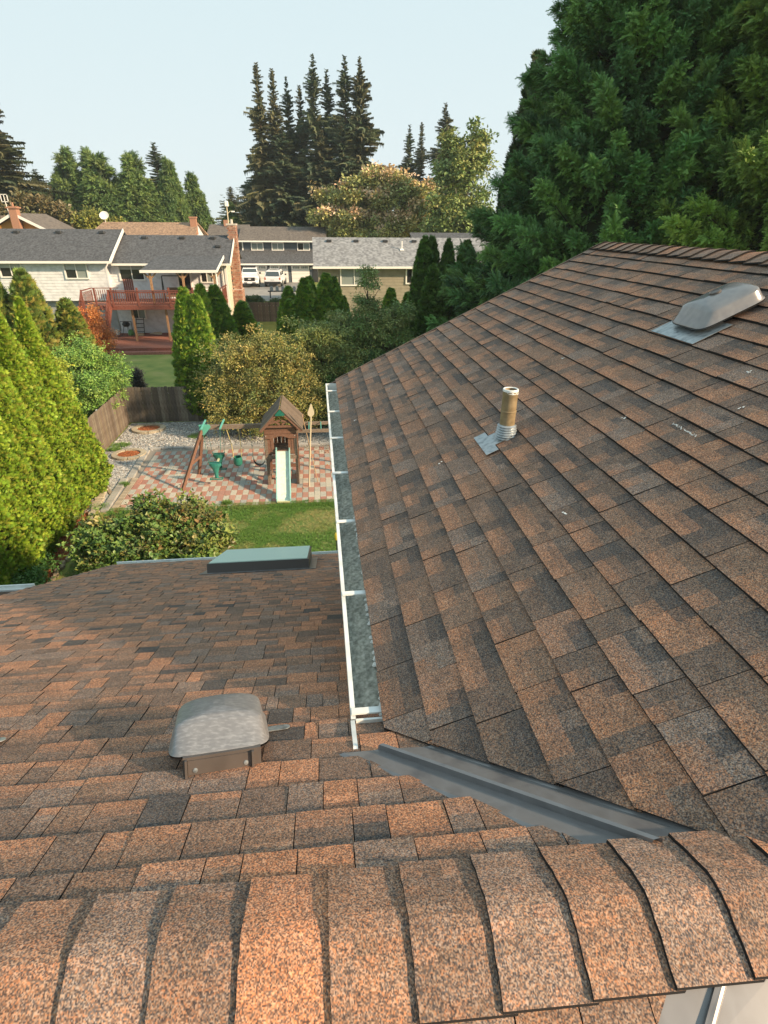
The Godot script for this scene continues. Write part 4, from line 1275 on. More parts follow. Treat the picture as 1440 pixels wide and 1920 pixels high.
# ---------------------------------------------------------------- foliage
func arbor_spray() -> ArrayMesh:
	var m := M.new()
	var r := RandomNumberGenerator.new()
	r.seed = 2
	for k in 9:
		var a := (k - 4) * 0.24 + r.randf_range(-0.08, 0.08)
		var l := 0.19 * (1.0 - 0.09 * absf(k - 4)) * r.randf_range(0.85, 1.1)
		var d := Vector3(sin(a), cos(a), r.randf_range(-0.25, 0.25))
		var s := Vector3(cos(a), -sin(a), 0.3) * 0.017
		var b := Vector3(0, 0.015 * absf(k - 4) * 0.5, 0)
		m.tri(b, b + d * l * 0.55 - s, b + d * l)
		m.tri(b, b + d * l, b + d * l * 0.6 + s)
	return m.mesh()
func leaf_clump(size: float, n: int, wide: float, sd: int) -> ArrayMesh:
	var m := M.new()
	var r := RandomNumberGenerator.new()
	r.seed = sd
	for k in n:
		var d := Vector3(r.randfn(), r.randf_range(-0.5, 1.0), r.randfn()).normalized()
		var o := d * size * r.randf_range(0.2, 1.0) + Vector3(r.randfn(), r.randfn(), r.randfn()) * size * 0.35
		var f := (d + Vector3(0, r.randf_range(-0.9, 0.2), 0)).normalized()
		var s := f.cross(Vector3(r.randfn(), 2.0, r.randfn())).normalized()
		var up := s.cross(f) * 0.12 * size
		var l := size * r.randf_range(0.8, 1.2)
		m.tri(o, o + f * l * 0.45 + s * l * wide + up, o + f * l)
		m.tri(o, o + f * l, o + f * l * 0.45 - s * l * wide + up)
	return m.mesh()
func plume_spray(sd: int) -> ArrayMesh:       # feathery cypress spray, y to the tip
	var m := M.new()
	var r := RandomNumberGenerator.new()
	r.seed = sd
	for k in 11:
		var t := k / 11.0
		var b := Vector3(0, t * 0.42, 0.05 * sin(t * 3.0))
		for s in [-1.0, 1.0]:
			var l := 0.21 * (1.05 - t * 0.8) * r.randf_range(0.75, 1.2)
			var d := Vector3(s * 0.8, 0.62, r.randf_range(-0.35, 0.35)).normalized()
			var w := Vector3(0.3, -0.3 * s, 0.8).normalized() * 0.016
			m.tri(b, b + d * l * 0.5 + w, b + d * l)
			m.tri(b, b + d * l, b + d * l * 0.55 - w)
			m.tri(b + d * l * 0.3, b + d * l * 0.55 + Vector3(0, l * 0.35, 0.02), b + d * l * 0.5)
	m.tri(Vector3(-0.012, 0, 0), Vector3(0.012, 0, 0), Vector3(0, 0.5, 0.02))
	return m.mesh()
func fir_branch(sd: int) -> ArrayMesh:        # unit branch, y outwards, z up
	var m := M.new()
	var r := RandomNumberGenerator.new()
	r.seed = sd
	m.tri(Vector3(-0.012, 0, 0), Vector3(0.012, 0, 0), Vector3(0, 1.0, -0.02))
	for k in 15:
		var t := 0.12 + 0.88 * k / 15.0
		var b := Vector3(0, t, 0.05 * sin(t * 3.1))
		for s in [-1.0, 1.0]:
			var l := 0.34 * (1.1 - t * 0.85) * r.randf_range(0.6, 1.25)
			var d := Vector3(s * 0.85, 0.5, r.randf_range(-0.45, 0.1)).normalized()
			var w := Vector3(0.25, -0.3 * s, 0.55) * 0.05
			m.tri(b, b + d * l * 0.55 + w, b + d * l)
			m.tri(b, b + d * l, b + d * l * 0.5 - w * 1.4 + Vector3(0, 0, -0.03))
		var hl := r.randf_range(0.10, 0.26)
		m.tri(b + Vector3(-0.03, -0.02, 0), b + Vector3(0.035, 0.03, 0), b + Vector3(r.randf_range(-0.04, 0.04), 0.02, -hl))
		m.tri(b + Vector3(0, -0.03, 0), b + Vector3(0, 0.05, 0), b + Vector3(0, 0.06, 0.05))
	return m.mesh()

var spray_m: ArrayMesh
var plume_m: Array = []
var fir_m: Array = []
var clumps := {}

func arborvitae(called: String, label: String, at: Vector3, h: float, rad: float, n: int, pal: Array, sd: int, group: String, sharp := 1.0, spray := 1.0) -> Node3D:
	var o := thing(called, label, "arborvitae", at, 0.0, group)
	var r := RandomNumberGenerator.new()
	r.seed = sd
	var fn := FastNoiseLite.new()
	fn.seed = sd
	fn.frequency = 1.0
	var prof := func(f: float) -> float: return rad * clampf(pow(f * 5.0 + 0.35, 0.45), 0.0, 1.0) * pow(maxf(1.0 - pow(f, 1.35 * sharp), 0.0), 0.8 if sharp > 0.75 else 0.98)
	var m := M.new()
	m.tube(Vector3.ZERO, Vector3(0, h * 0.6, 0), 0.09, 0.04, 7)
	put("trunk", m, mat("bark", L(0.10, 0.075, 0.055), 0.95), o)
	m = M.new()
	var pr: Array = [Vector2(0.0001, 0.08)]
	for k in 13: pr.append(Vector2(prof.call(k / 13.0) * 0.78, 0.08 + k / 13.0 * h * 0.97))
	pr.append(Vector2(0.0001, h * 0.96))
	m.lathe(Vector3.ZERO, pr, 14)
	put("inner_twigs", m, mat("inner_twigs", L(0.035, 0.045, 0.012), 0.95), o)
	var xf: Array = []
	var cols := PackedColorArray()
	while xf.size() < n:
		var f := r.randf()
		var pf: float = prof.call(f)
		if r.randf() * rad > pf + 0.12 * rad: continue
		var a := r.randf() * TAU
		var lump := 1.0 + 0.20 * fn.get_noise_3d(cos(a) * 3.2, f * h * 0.32, sin(a) * 3.2) + 0.16 * fn.get_noise_3d(cos(a) * 7.0, f * h * 1.1, sin(a) * 7.0)
		var d := pf * lump * r.randf_range(0.84, 1.03)
		var out := Vector3(cos(a), 0, sin(a))
		var tip := (Vector3.UP * r.randf_range(0.55, 1.1) + out * r.randf_range(0.3, 0.9) + Vector3(r.randfn(), r.randfn(), r.randfn()) * 0.22).normalized()
		var x := tip.cross(out + Vector3(r.randfn(), 0, r.randfn()) * 0.5).normalized()
		var s := r.randf_range(0.75, 1.3) * spray
		xf.append(Transform3D(Basis(x, tip, x.cross(tip)).scaled_local(Vector3.ONE * s), out * d + Vector3.UP * (f * h)))
		var c: Color = pal[r.randi() % pal.size()]
		cols.append(jitter(c, r, 0.25, 0.08))
	scatter("crown", spray_m, leaf_mat("arbor_leaf", 0.6, 0.3), xf, cols, o)
	return o

func leafy(called: String, label: String, category: String, lobes: Array, n: int, clump: ArrayMesh, pal: Array, base: Vector3, sd: int, group := "", limb := 0.09, bark := "bark", hollow := 0.55, tops: Array = []) -> Node3D:
	var o := thing(called, label, category, base, 0.0, group)
	var r := RandomNumberGenerator.new()
	r.seed = sd
	var fn := FastNoiseLite.new()
	fn.seed = sd
	fn.frequency = 0.9
	var m := M.new()
	var low := 99.0
	for l in lobes: low = minf(low, l[1] - l[4])
	var fork := Vector3(0, maxf(0.25, low * 0.7), 0)
	m.tube(Vector3(0, -0.05, 0), fork, limb * 1.5, limb * 1.2, 8)
	put("trunk", m, mats[bark], o)
	for l in lobes:
		m = M.new()
		var c := V(l[0], l[1], l[2]) - base
		var mid := fork.lerp(c, 0.5) + Vector3(r.randfn(), r.randf(), r.randfn()) * limb * 1.5
		m.tube(fork, mid, limb, limb * 0.7, 6, false)
		m.tube(mid, c, limb * 0.7, limb * 0.35, 6, false)
		for k in 4:
			var e := c + Vector3(r.randfn() * l[3], r.randf_range(0.0, 0.8) * l[4], r.randfn() * l[5]) * 0.5
			m.tube(mid.lerp(c, r.randf_range(0.3, 1.0)), e, limb * 0.35, limb * 0.12, 5, false)
		put("branch", m, mats[bark], o)
	var vol := 0.0
	for l in lobes: vol += pow(l[3] * l[4] * l[5], 0.667)
	var xf: Array = []
	var cols := PackedColorArray()
	for l in lobes:
		var cnt := int(n * pow(l[3] * l[4] * l[5], 0.667) / vol)
		var c := V(l[0], l[1], l[2]) - base
		var rm: float = pow(l[3] * l[4] * l[5], 0.333)
		var groups := maxi(6, int(cnt / 16.0))
		for gi in groups:
			var d := Vector3(r.randfn(), r.randfn(), r.randfn()).normalized()
			var q := lerpf(hollow, 1.0, pow(r.randf(), 0.45))
			var lump := 1.0 + 0.75 * fn.get_noise_3dv(c + d * 1.6)
			var gc := c + Vector3(d.x * l[3], d.y * l[4], d.z * l[5]) * q * lump
			var gcol: Color = pal[r.randi() % pal.size()]
			var flower := tops.size() > 0 and d.y > 0.05 and r.randf() < 0.75
			var spread := clampf(rm * 0.2, 0.08, 0.9) * r.randf_range(0.7, 1.3)
			for k in 16:
				var e := Vector3(r.randfn(), r.randfn() * 0.6 - 0.25, r.randfn())
				var p := gc + e * spread
				if p.y < 0.05: continue
				xf.append(Transform3D(Basis.from_euler(Vector3(r.randf_range(-0.7, 0.7), r.randf() * TAU, r.randf_range(-0.7, 0.7))).scaled_local(Vector3.ONE * r.randf_range(0.7, 1.3)), p))
				var cc: Color = gcol.lerp(pal[r.randi() % pal.size()], 0.5)
				if flower and e.y > -0.25: cc = tops[r.randi() % tops.size()]
				cols.append(jitter(cc, r, 0.25, 0.10))
	scatter("crown", clump, leaf_mat("broad_leaf", 0.5, 0.35), xf, cols, o)
	return o

func fir(called: String, label: String, at: Vector3, h: float, rad: float, pal: Array, sd: int, group: String, dens := 1.0, bare := 0.06, lift := 0.0) -> Node3D:
	var o := thing(called, label, "conifer", at, 0.0, group)
	var r := RandomNumberGenerator.new()
	r.seed = sd
	var m := M.new()
	m.tube(Vector3(0, -0.2, 0), Vector3(0, h * 0.97, 0), h * 0.013, 0.02, 8)
	put("trunk", m, mats["bark"], o)
	for v in 2:
		var xf: Array = []
		var cols := PackedColorArray()
		var y := h * bare + v * 0.3
		while y < h * 0.99:
			var f := y / h
			var l := rad * 1.65 * pow(1.0 - f, 0.9) * (0.75 + 0.25 * sin(y * 1.3 + sd)) + 0.28
			var n := int((5 + r.randi() % 5) * dens)
			for k in n:
				var a := r.randf() * TAU
				if sin(a * 2.0 + y * 0.9 + sd) * sin(y * 0.7 + a) > 0.55: continue
				var dr := lerpf(-0.42, 0.45, pow(f, 1.6)) + lift + r.randf_range(-0.18, 0.18)
				var d := Vector3(cos(a), dr, sin(a)).normalized()
				var x := d.cross(Vector3.UP).normalized()
				var ll := l * (r.randf_range(0.4, 0.95) if r.randf() < 0.75 else r.randf_range(0.95, 1.3))
				var wd := ll * r.randf_range(0.8, 1.2) + 0.2
				xf.append(Transform3D(Basis(x * wd, d * ll, x.cross(d) * (ll * 0.8 + 0.3)), Vector3(0, y + r.randf_range(-0.2, 0.2), 0)))
				cols.append(jitter(pal[r.randi() % pal.size()], r, 0.3, 0.08))
			y += h * 0.011 + 0.08
		scatter("crown", fir_m[v], leaf_mat("needle", 0.7, 0.15), xf, cols, o)
	return o

func cypress(called: String, label: String, at: Vector3, h: float, rad: float, plumes: int, per: int, pal: Array, sd: int, group: String, spray := 1.0, pw := 0.85, side := Vector3.ZERO) -> Node3D:
	var o := thing(called, label, "conifer", at, 0.0, group)
	var r := RandomNumberGenerator.new()
	r.seed = sd
	var m := M.new()
	m.tube(Vector3(0, -0.2, 0), Vector3(0, h * 0.95, 0), 0.30, 0.03, 9)
	put("trunk", m, mats["bark"], o)
	var xf: Array = [[], []]
	var cols: Array = [PackedColorArray(), PackedColorArray()]
	var limbs := M.new()
	for k in plumes:
		var f := 1.0 - sqrt(r.randf() * 0.985 + 0.002)
		f = clampf(f, 0.02, 0.985)
		var y := f * h
		var R: float = rad * pow(1.0 - f, pw)
		var a := r.randf() * TAU
		var out := Vector3(cos(a), 0, sin(a))
		if side != Vector3.ZERO and out.dot(side) < -0.35 and r.randf() < 0.7: continue
		R *= r.randf_range(0.72, 1.08)
		var len := clampf(R * 0.55, 0.7, 3.3) * r.randf_range(0.8, 1.25)
		var dir := (out + Vector3.UP * (r.randf_range(-0.05, 0.45) + f * 0.7)).normalized()
		var tip := out * R + Vector3.UP * (y + 0.3)
		var root := tip - dir * len
		limbs.tube(Vector3(0, maxf(0.2, y - R * 0.25), 0), root, 0.05, 0.03, 5, false)
		limbs.tube(root, tip, 0.03, 0.008, 4, false)
		var tone_k := r.randf_range(0.75, 1.25)
		var base: Color = pal[r.randi() % pal.size()]
		var wide := len * 0.2
		for j in per:
			var t := pow(r.randf(), 0.7)
			var w := wide * (1.05 - t) * sqrt(r.randf())
			var b := r.randf() * TAU
			var side_x := dir.cross(Vector3.UP).normalized()
			var radial := side_x * cos(b) + side_x.cross(dir) * sin(b)
			var p := root.lerp(tip, t) + radial * w * Vector3(1, 1, 1)
			var d := (dir * r.randf_range(0.5, 1.0) + radial * r.randf_range(0.3, 1.0) + Vector3.UP * r.randf_range(-0.35, 0.25)).normalized()
			var x := d.cross(Vector3(r.randfn(), 1.5, r.randfn())).normalized()
			var v := j % 2
			xf[v].append(Transform3D(Basis(x, d, x.cross(d)).scaled_local(Vector3.ONE * r.randf_range(0.7, 1.35) * spray), p))
			var c := jitter(base, r, 0.2, 0.08) * tone_k
			cols[v].append(c)
	put("branches", limbs, mats["bark"], o)
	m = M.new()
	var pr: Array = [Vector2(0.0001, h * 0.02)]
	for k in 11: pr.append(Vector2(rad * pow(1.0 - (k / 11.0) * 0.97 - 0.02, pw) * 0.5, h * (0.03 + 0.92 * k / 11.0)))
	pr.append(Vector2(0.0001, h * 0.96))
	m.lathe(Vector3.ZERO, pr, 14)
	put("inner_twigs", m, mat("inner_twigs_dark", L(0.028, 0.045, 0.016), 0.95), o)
	for v in 2: scatter("crown", plume_m[v], leaf_mat("cypress_leaf", 0.6, 0.2), xf[v], cols[v], o)
	return o

func build_trees():
	mat("bark", L(0.11, 0.08, 0.06), 0.95, noise_tex(71, 0.05, [Color(0.5, 0.5, 0.5), Color(1, 1, 1)]), Vector3(3, 0.7, 3))
	mat("pale_bark", L(0.36, 0.31, 0.25), 0.9)
	spray_m = arbor_spray()
	plume_m = [plume_spray(4), plume_spray(9)]
	fir_m = [fir_branch(3), fir_branch(8)]
	var small := leaf_clump(0.085, 9, 0.26, 5)
	var large := leaf_clump(0.105, 8, 0.32, 6)
	var mid := leaf_clump(0.10, 10, 0.24, 8)
	var far := leaf_clump(0.34, 10, 0.30, 7)
	# ---- the tall hedge on the left
	var yg := [Color(0.240, 0.372, 0.026), Color(0.186, 0.324, 0.024), Color(0.300, 0.408, 0.036), Color(0.144, 0.264, 0.022), Color(0.264, 0.300, 0.036)]
	var hl := ["farthest yellow-green arborvitae of the tall left hedge by the ring planter", "second yellow-green arborvitae of the left hedge from the ring planter", "third yellow-green arborvitae of the left hedge from the ring planter", "fourth yellow-green arborvitae of the left hedge from the ring planter", "fifth yellow-green arborvitae of the left hedge from the ring planter", "sixth yellow-green arborvitae of the left hedge from the ring planter", "nearest arborvitae of the left hedge above the side gutter"]
	var hz := [17.75, 16.5, 15.2, 13.9, 12.6, 11.3, 10.0]
	var g := "arborvitae hedge along the left boundary"
	var h0 := arborvitae("hedge_arborvitae", hl[0], V(-8.25, 0, hz[0]), 6.05, 1.45, 25000, yg, 41, g, 0.72, 0.62)
	var h1 := arborvitae("hedge_arborvitae", hl[1], V(-8.35, 0, hz[1]), 6.2, 1.42, 25000, yg, 42, g, 0.72, 0.62)
	for k in range(2, 7):
		var s := [1.0, 0.98, 1.04, 0.97, 1.02, 1.0, 0.98][k] as float
		copy(h0 if k % 2 == 0 else h1, V(-8.3 - 0.05 * (k % 3), 0, hz[k]), 1.3 * k, hl[k], Vector3(s, 1.0 + 0.02 * (k % 3), s), g)
	# low dark green growth under the hedge's near end
	leafy("low_shrub", "low dark green shrub at the near foot of the left hedge", "shrub", [[-7.2, 0.3, 11.9, 0.5, 0.35, 0.7], [-7.5, 0.4, 12.8, 0.5, 0.4, 0.7]], 1300, small, [Color(0.05, 0.13, 0.02), Color(0.08, 0.17, 0.03)], V(-7.3, 0, 12.3), 43, "", 0.03)
	# ---- olive-toned arborvitae beyond the fence on the left
	var ol := [Color(0.230, 0.270, 0.041), Color(0.149, 0.230, 0.041), Color(0.324, 0.284, 0.068), Color(0.108, 0.176, 0.041)]
	g = "olive arborvitae before the neighbouring house"
	var a0 := arborvitae("olive_arborvitae", "browning olive arborvitae at the left edge before the white siding", V(-13.2, 0, 26.5), 5.95, 1.0, 4200, ol, 44, g, 1.6, 1.5)
	copy(a0, V(-11.9, 0, 26.4), 2.0, "taller browning arborvitae right of the one at the left edge", Vector3(1.05, 1.03, 1.05), g)
	copy(a0, V(-10.75, 0, 27.2), 4.0, "rounded olive arborvitae beside the orange shrub", Vector3(0.95, 0.83, 0.95), g)
	# ---- slim arborvitae in the middle
	var mg := [Color(0.220, 0.371, 0.034), Color(0.151, 0.288, 0.030), Color(0.321, 0.405, 0.051), Color(0.101, 0.203, 0.025)]
	g = "slim arborvitae behind the play set"
	var b0 := arborvitae("slim_arborvitae", "tallest slim arborvitae at the right end of the dark far fence", V(-5.55, 0, 26.1), 5.45, 0.78, 5600, mg, 45, g, 1.7, 1.2)
	copy(b0, V(-5.0, 0, 25.8), 1.0, "slim arborvitae leaning against the tall one by the dark fence", Vector3(0.85, 0.96, 0.85), g)
	copy(b0, V(-5.35, 0, 28.8), 2.0, "slim arborvitae just behind the tall pair by the fence", Vector3(1.0, 0.98, 1.0), g)
	copy(b0, V(-4.8, 0, 29.4), 3.0, "broad arborvitae in front of the chimney house's white corner", Vector3(1.2, 0.96, 1.2), g)
	copy(b0, V(-3.8, 0, 31.0), 4.0, "short arborvitae below the brick chimney", Vector3(1.15, 0.80, 1.15), g)
	g = "arborvitae row along the back boundary"
	var row := [[537, -1.48, 32.5, 0.9, 1.0, "arborvitae left of the back row, in front of the grey far fence"], [538, -1.45, 31.6, 0.8, 0.9, "small arborvitae standing before the left end of the back row"], [566, -0.62, 32.0, 0.98, 1.1, "arborvitae below the plain white garage door"], [576, -0.35, 33.0, 0.98, 0.95, "slim arborvitae directly right of the one below the garage door"], [612, 0.52, 32.0, 1.02, 1.15, "arborvitae at the left corner of the tan house"], [627, 0.95, 32.6, 0.98, 0.9, "slim arborvitae right of the one at the tan house corner"], [645, 1.5, 34.0, 0.78, 0.75, "little arborvitae under the tan house's wide window"], [735, 4.0, 32.5, 0.88, 1.0, "arborvitae under the tan house between its two windows"], [770, 4.8, 31.5, 0.86, 0.95, "short arborvitae at the left of the big dark trio"]]
	for q in row: copy(b0, V(q[1], 0, q[2]), q[0] * 0.1, q[5], Vector3(q[4], q[3], q[4]), g)
	var dg := [Color(0.095, 0.203, 0.027), Color(0.068, 0.149, 0.024), Color(0.135, 0.243, 0.041), Color(0.054, 0.115, 0.016)]
	g = "tall dark arborvitae right of the tan house"
	var c0 := arborvitae("dark_arborvitae", "leftmost tall dark arborvitae hiding the tan house's right window", V(5.35, 0, 30.0), 7.3, 0.85, 6500, dg, 46, g, 1.7, 1.4)
	copy(c0, V(5.75, 0, 30.4), 1.0, "tall dark arborvitae leaning on the leftmost of the dark group", Vector3(0.9, 1.0, 0.9), g)
	copy(c0, V(5.45, 0, 28.0), 2.4, "shorter dark arborvitae standing before the tall dark group", Vector3(0.95, 0.85, 0.95), g)
	copy(c0, V(6.55, 0, 30.2), 3.0, "narrow dark arborvitae in the middle of the tall dark group", Vector3(0.8, 0.985, 0.8), g)
	copy(c0, V(7.35, 0, 29.6), 4.0, "rightmost tall dark arborvitae next to the great cypress", Vector3(1.1, 0.98, 1.1), g)
	# ---- leafy garden trees
	var oli := [Color(0.28, 0.27, 0.06), Color(0.17, 0.20, 0.05), Color(0.38, 0.32, 0.08), Color(0.11, 0.14, 0.045), Color(0.16, 0.22, 0.07), Color(0.48, 0.38, 0.12)]
	leafy("fruit_tree", "big olive-leaved fruit tree behind the swings and tower roof", "tree", [[-3.3, 2.3, 23.6, 1.3, 1.4, 1.1], [-2.4, 3.1, 23.6, 1.1, 1.0, 1.1], [-1.4, 2.9, 23.7, 0.9, 1.0, 0.9], [-1.8, 1.9, 23.0, 1.3, 1.2, 0.9], [-3.7, 1.3, 23.2, 0.9, 1.0, 0.8], [-0.8, 1.5, 23.1, 0.9, 1.0, 0.7], [-2.6, 1.0, 23.0, 1.2, 0.8, 0.7]], 9000, small, oli, V(-1.9, 0, 23.9), 47)
	leafy("pear_tree", "light yellow-green tree between the fruit tree and the roof gutter", "tree", [[-0.3, 3.7, 24.8, 0.9, 0.65, 0.8], [0.6, 3.5, 24.9, 0.8, 0.6, 0.7], [0.1, 2.8, 24.6, 0.9, 0.7, 0.7], [1.0, 2.7, 24.8, 0.7, 0.6, 0.6]], 2600, mid, [Color(0.27, 0.31, 0.08), Color(0.19, 0.25, 0.07), Color(0.36, 0.36, 0.11), Color(0.12, 0.18, 0.05)], V(0.2, 0, 25.0), 67, "", 0.06)
	leafy("ivy_bush", "dark green ivy bush right of the fruit tree", "bush", [[0.7, 1.5, 24.4, 1.1, 1.2, 0.8], [2.2, 1.7, 24.8, 1.2, 1.3, 0.9], [1.4, 0.9, 24.0, 1.3, 0.9, 0.7], [3.4, 1.4, 24.8, 1.2, 1.2, 0.8], [-0.2, 1.0, 24.0, 0.8, 0.9, 0.6]], 5200, small, [Color(0.058, 0.143, 0.033), Color(0.078, 0.182, 0.046), Color(0.117, 0.221, 0.065), Color(0.039, 0.091, 0.026)], V(1.6, 0, 25.0), 48)
	var lg := [Color(0.169, 0.273, 0.072), Color(0.117, 0.221, 0.058), Color(0.260, 0.325, 0.091), Color(0.091, 0.169, 0.052), Color(0.338, 0.338, 0.117)]
	leafy("young_tree", "light green young tree with a thin top before the tan house", "tree", [[2.2, 5.4, 26.0, 0.45, 0.9, 0.45], [1.1, 4.0, 25.8, 0.8, 0.7, 0.7], [2.3, 4.1, 26.0, 0.9, 0.8, 0.8], [3.5, 4.4, 26.2, 0.7, 0.55, 0.6], [0.7, 3.3, 25.6, 0.8, 0.6, 0.6], [2.0, 3.0, 25.8, 1.1, 0.8, 0.8], [3.3, 3.3, 26.0, 0.9, 0.7, 0.7], [0.0, 3.5, 25.4, 0.7, 0.5, 0.6]], 4200, mid, lg, V(2.2, 0, 26.0), 49, "", 0.06)
	leafy("leafy_shrub", "bright green leafy shrub hanging over the left fence", "shrub", [[-9.8, 2.6, 25.2, 1.0, 0.9, 0.9], [-9.0, 2.3, 25.0, 0.75, 0.8, 0.8], [-10.3, 2.3, 24.6, 0.9, 0.9, 0.8], [-9.2, 1.6, 24.2, 0.7, 0.8, 0.8], [-9.7, 1.6, 23.6, 0.8, 0.9, 0.8], [-9.0, 2.0, 23.4, 0.5, 0.6, 0.6]], 4200, mid, [Color(0.195, 0.364, 0.065), Color(0.130, 0.273, 0.052), Color(0.299, 0.429, 0.078), Color(0.091, 0.195, 0.039)], V(-9.7, 0, 24.6), 50, "", 0.05)
	leafy("yellow_shrub", "bright yellow-green shrub between the hedge and the leafy shrub", "shrub", [[-10.0, 2.9, 22.6, 0.5, 0.6, 0.5], [-9.5, 2.2, 21.8, 0.4, 0.6, 0.5], [-9.15, 1.4, 21.2, 0.35, 0.5, 0.4]], 1300, mid, [Color(0.38, 0.42, 0.04), Color(0.30, 0.38, 0.04), Color(0.22, 0.32, 0.04)], V(-9.6, 0, 22.0), 51, "", 0.03)
	leafy("orange_shrub", "orange autumn shrub beside the red deck stairs", "shrub", [[-12.0, 3.3, 33.0, 0.55, 0.75, 0.5], [-11.8, 2.5, 32.7, 0.7, 0.7, 0.55], [-11.55, 1.7, 32.4, 0.7, 0.6, 0.5], [-12.1, 1.4, 32.6, 0.6, 0.8, 0.5]], 2000, mid, [Color(0.806, 0.286, 0.065), Color(0.624, 0.208, 0.052), Color(0.900, 0.403, 0.117), Color(0.468, 0.169, 0.065)], V(-11.9, 0, 32.8), 52, "", 0.04)
	leafy("camellia_bush", "glossy camellia bush with large leaves before the eave gutter", "bush", [[-5.3, 0.75, 13.3, 0.85, 0.62, 0.7], [-4.5, 0.95, 13.4, 0.8, 0.62, 0.75], [-3.7, 0.9, 13.4, 0.8, 0.65, 0.75], [-3.1, 0.7, 13.3, 0.6, 0.6, 0.65], [-4.2, 0.7, 12.8, 1.2, 0.5, 0.5], [-5.75, 0.5, 13.1, 0.5, 0.5, 0.5]], 3600, large, [Color(0.11, 0.20, 0.04), Color(0.075, 0.15, 0.03), Color(0.16, 0.25, 0.05), Color(0.09, 0.17, 0.035), Color(0.24, 0.27, 0.06), Color(0.06, 0.12, 0.025), Color(0.22, 0.14, 0.05), Color(0.12, 0.19, 0.04)], V(-4.4, 0, 13.2), 53, "", 0.028, "pale_bark", 0.5)
	var dc := leafy("dwarf_conifer", "small near-black dwarf conifer on the neighbouring lawn", "shrub", [[-8.95, 0.55, 29.0, 0.28, 0.35, 0.28], [-8.92, 1.05, 29.0, 0.2, 0.4, 0.2], [-8.9, 1.4, 29.0, 0.09, 0.25, 0.09]], 900, small, [Color(0.02, 0.025, 0.03), Color(0.035, 0.04, 0.04)], V(-8.95, 0, 29.0), 54, "", 0.04)
	leafy("vine_trellis_plant", "pale green climbing plant by the neighbouring fence gap", "plant", [[-3.75, 1.9, 36.0, 0.45, 0.55, 0.3], [-3.4, 1.0, 36.0, 0.35, 0.6, 0.3]], 700, mid, [Color(0.25, 0.45, 0.16), Color(0.35, 0.50, 0.22), Color(0.16, 0.34, 0.10)], V(-3.6, 0, 36.0), 55, "", 0.02, "pale_bark")
	# ---- great cypresses on the right
	var cy := [Color(0.080, 0.200, 0.048), Color(0.104, 0.240, 0.056), Color(0.136, 0.272, 0.056), Color(0.064, 0.160, 0.048)]
	g = "great cypresses behind the upper roof"
	cypress("great_cypress", "great dark cypress bulging left behind the upper roof", V(12.1, 0, 24.0), 21.6, 8.05, 1000, 135, cy, 61, g, 0.84, 0.82)
	cypress("great_cypress", "lighter yellow-green great cypress filling the upper right corner", V(16.7, 0, 20.0), 25.6, 8.1, 1000, 135, [Color(0.144, 0.256, 0.040), Color(0.192, 0.304, 0.048), Color(0.112, 0.208, 0.040)], 62, g, 0.84, 0.8)
	arborvitae("narrow_cypress", "narrow dark pointed cypress at the left of the great cypresses", V(10.2, 0, 30.5), 14.6, 2.1, 6000, [Color(0.045, 0.08, 0.02), Color(0.06, 0.10, 0.028), Color(0.035, 0.065, 0.02)], 63, "", 0.8, 1.9).set_meta("category", "conifer")
	# ---- far conifers
	var fg := [Color(0.052, 0.081, 0.036), Color(0.072, 0.098, 0.039), Color(0.098, 0.104, 0.044), Color(0.039, 0.068, 0.034)]
	var fb := [Color(0.111, 0.111, 0.044), Color(0.085, 0.098, 0.042), Color(0.130, 0.124, 0.052)]
	g = "tall firs behind the far houses"
	var f0 := fir("tall_fir", "leftmost tall thin fir of the central group", V(-6.6, 1.6, 95.0), 25.4, 3.4, fb, 71, g, 1.0, 0.05)
	var f1 := fir("tall_fir", "fir with the highest tip in the middle of the central group", V(0.8, 1.6, 95.0), 26.4, 3.6, fg, 72, g, 1.0, 0.06)
	copy(f0, V(-4.7, 1.6, 96.0), 1.2, "second tall fir from the left of the central group", Vector3(0.9, 0.985, 0.9), g)
	copy(f1, V(-2.9, 1.6, 97.0), 2.2, "third slim fir from the left of the central group", Vector3(0.8, 0.92, 0.8), g)
	copy(f0, V(-1.2, 1.6, 98.0), 3.2, "fourth slim fir from the left of the central group", Vector3(0.85, 0.93, 0.85), g)
	copy(f1, V(2.7, 1.6, 96.0), 4.2, "fir just right of the highest tip in the central group", Vector3(0.9, 0.95, 0.9), g)
	copy(f1, V(5.1, 1.6, 95.0), 5.2, "broad fir left of the rightmost tip of the central group", Vector3(1.15, 1.0, 1.15), g)
	var f2 := fir("tall_fir", "broad rightmost fir of the central group with spreading lower boughs", V(7.1, 1.6, 95.0), 26.3, 5.0, [Color(0.075, 0.08, 0.03), Color(0.05, 0.07, 0.028), Color(0.10, 0.095, 0.04)], 73, g, 1.2, 0.06)
	copy(f1, V(-7.6, 1.6, 99.0), 0.4, "low dark fir at the left foot of the central group", Vector3(1.1, 0.62, 1.1), g)
	copy(f1, V(-3.8, 1.6, 94.0), 0.9, "dark short fir filling the left middle of the central group", Vector3(1.3, 0.7, 1.3), g)
	copy(f2, V(1.6, 1.6, 93.0), 0.9, "dark short fir filling the centre of the central group", Vector3(1.0, 0.68, 1.0), g)
	copy(f1, V(4.4, 1.6, 92.5), 2.9, "dark short fir filling the right of the central group", Vector3(1.3, 0.72, 1.3), g)
	g = "distant firs"
	copy(f2, V(22.2, 1.6, 110.0), 2.0, "pointed fir right of the blossoming tree", Vector3(0.95, 0.91, 0.95), g)
	copy(f1, V(16.6, 1.6, 112.0), 1.0, "slim fir left of the pointed fir on the right", Vector3(0.8, 0.80, 0.8), g)
	copy(f0, V(19.0, 1.6, 114.0), 1.6, "thin fir between the two firs right of the centre", Vector3(0.75, 0.86, 0.75), g)
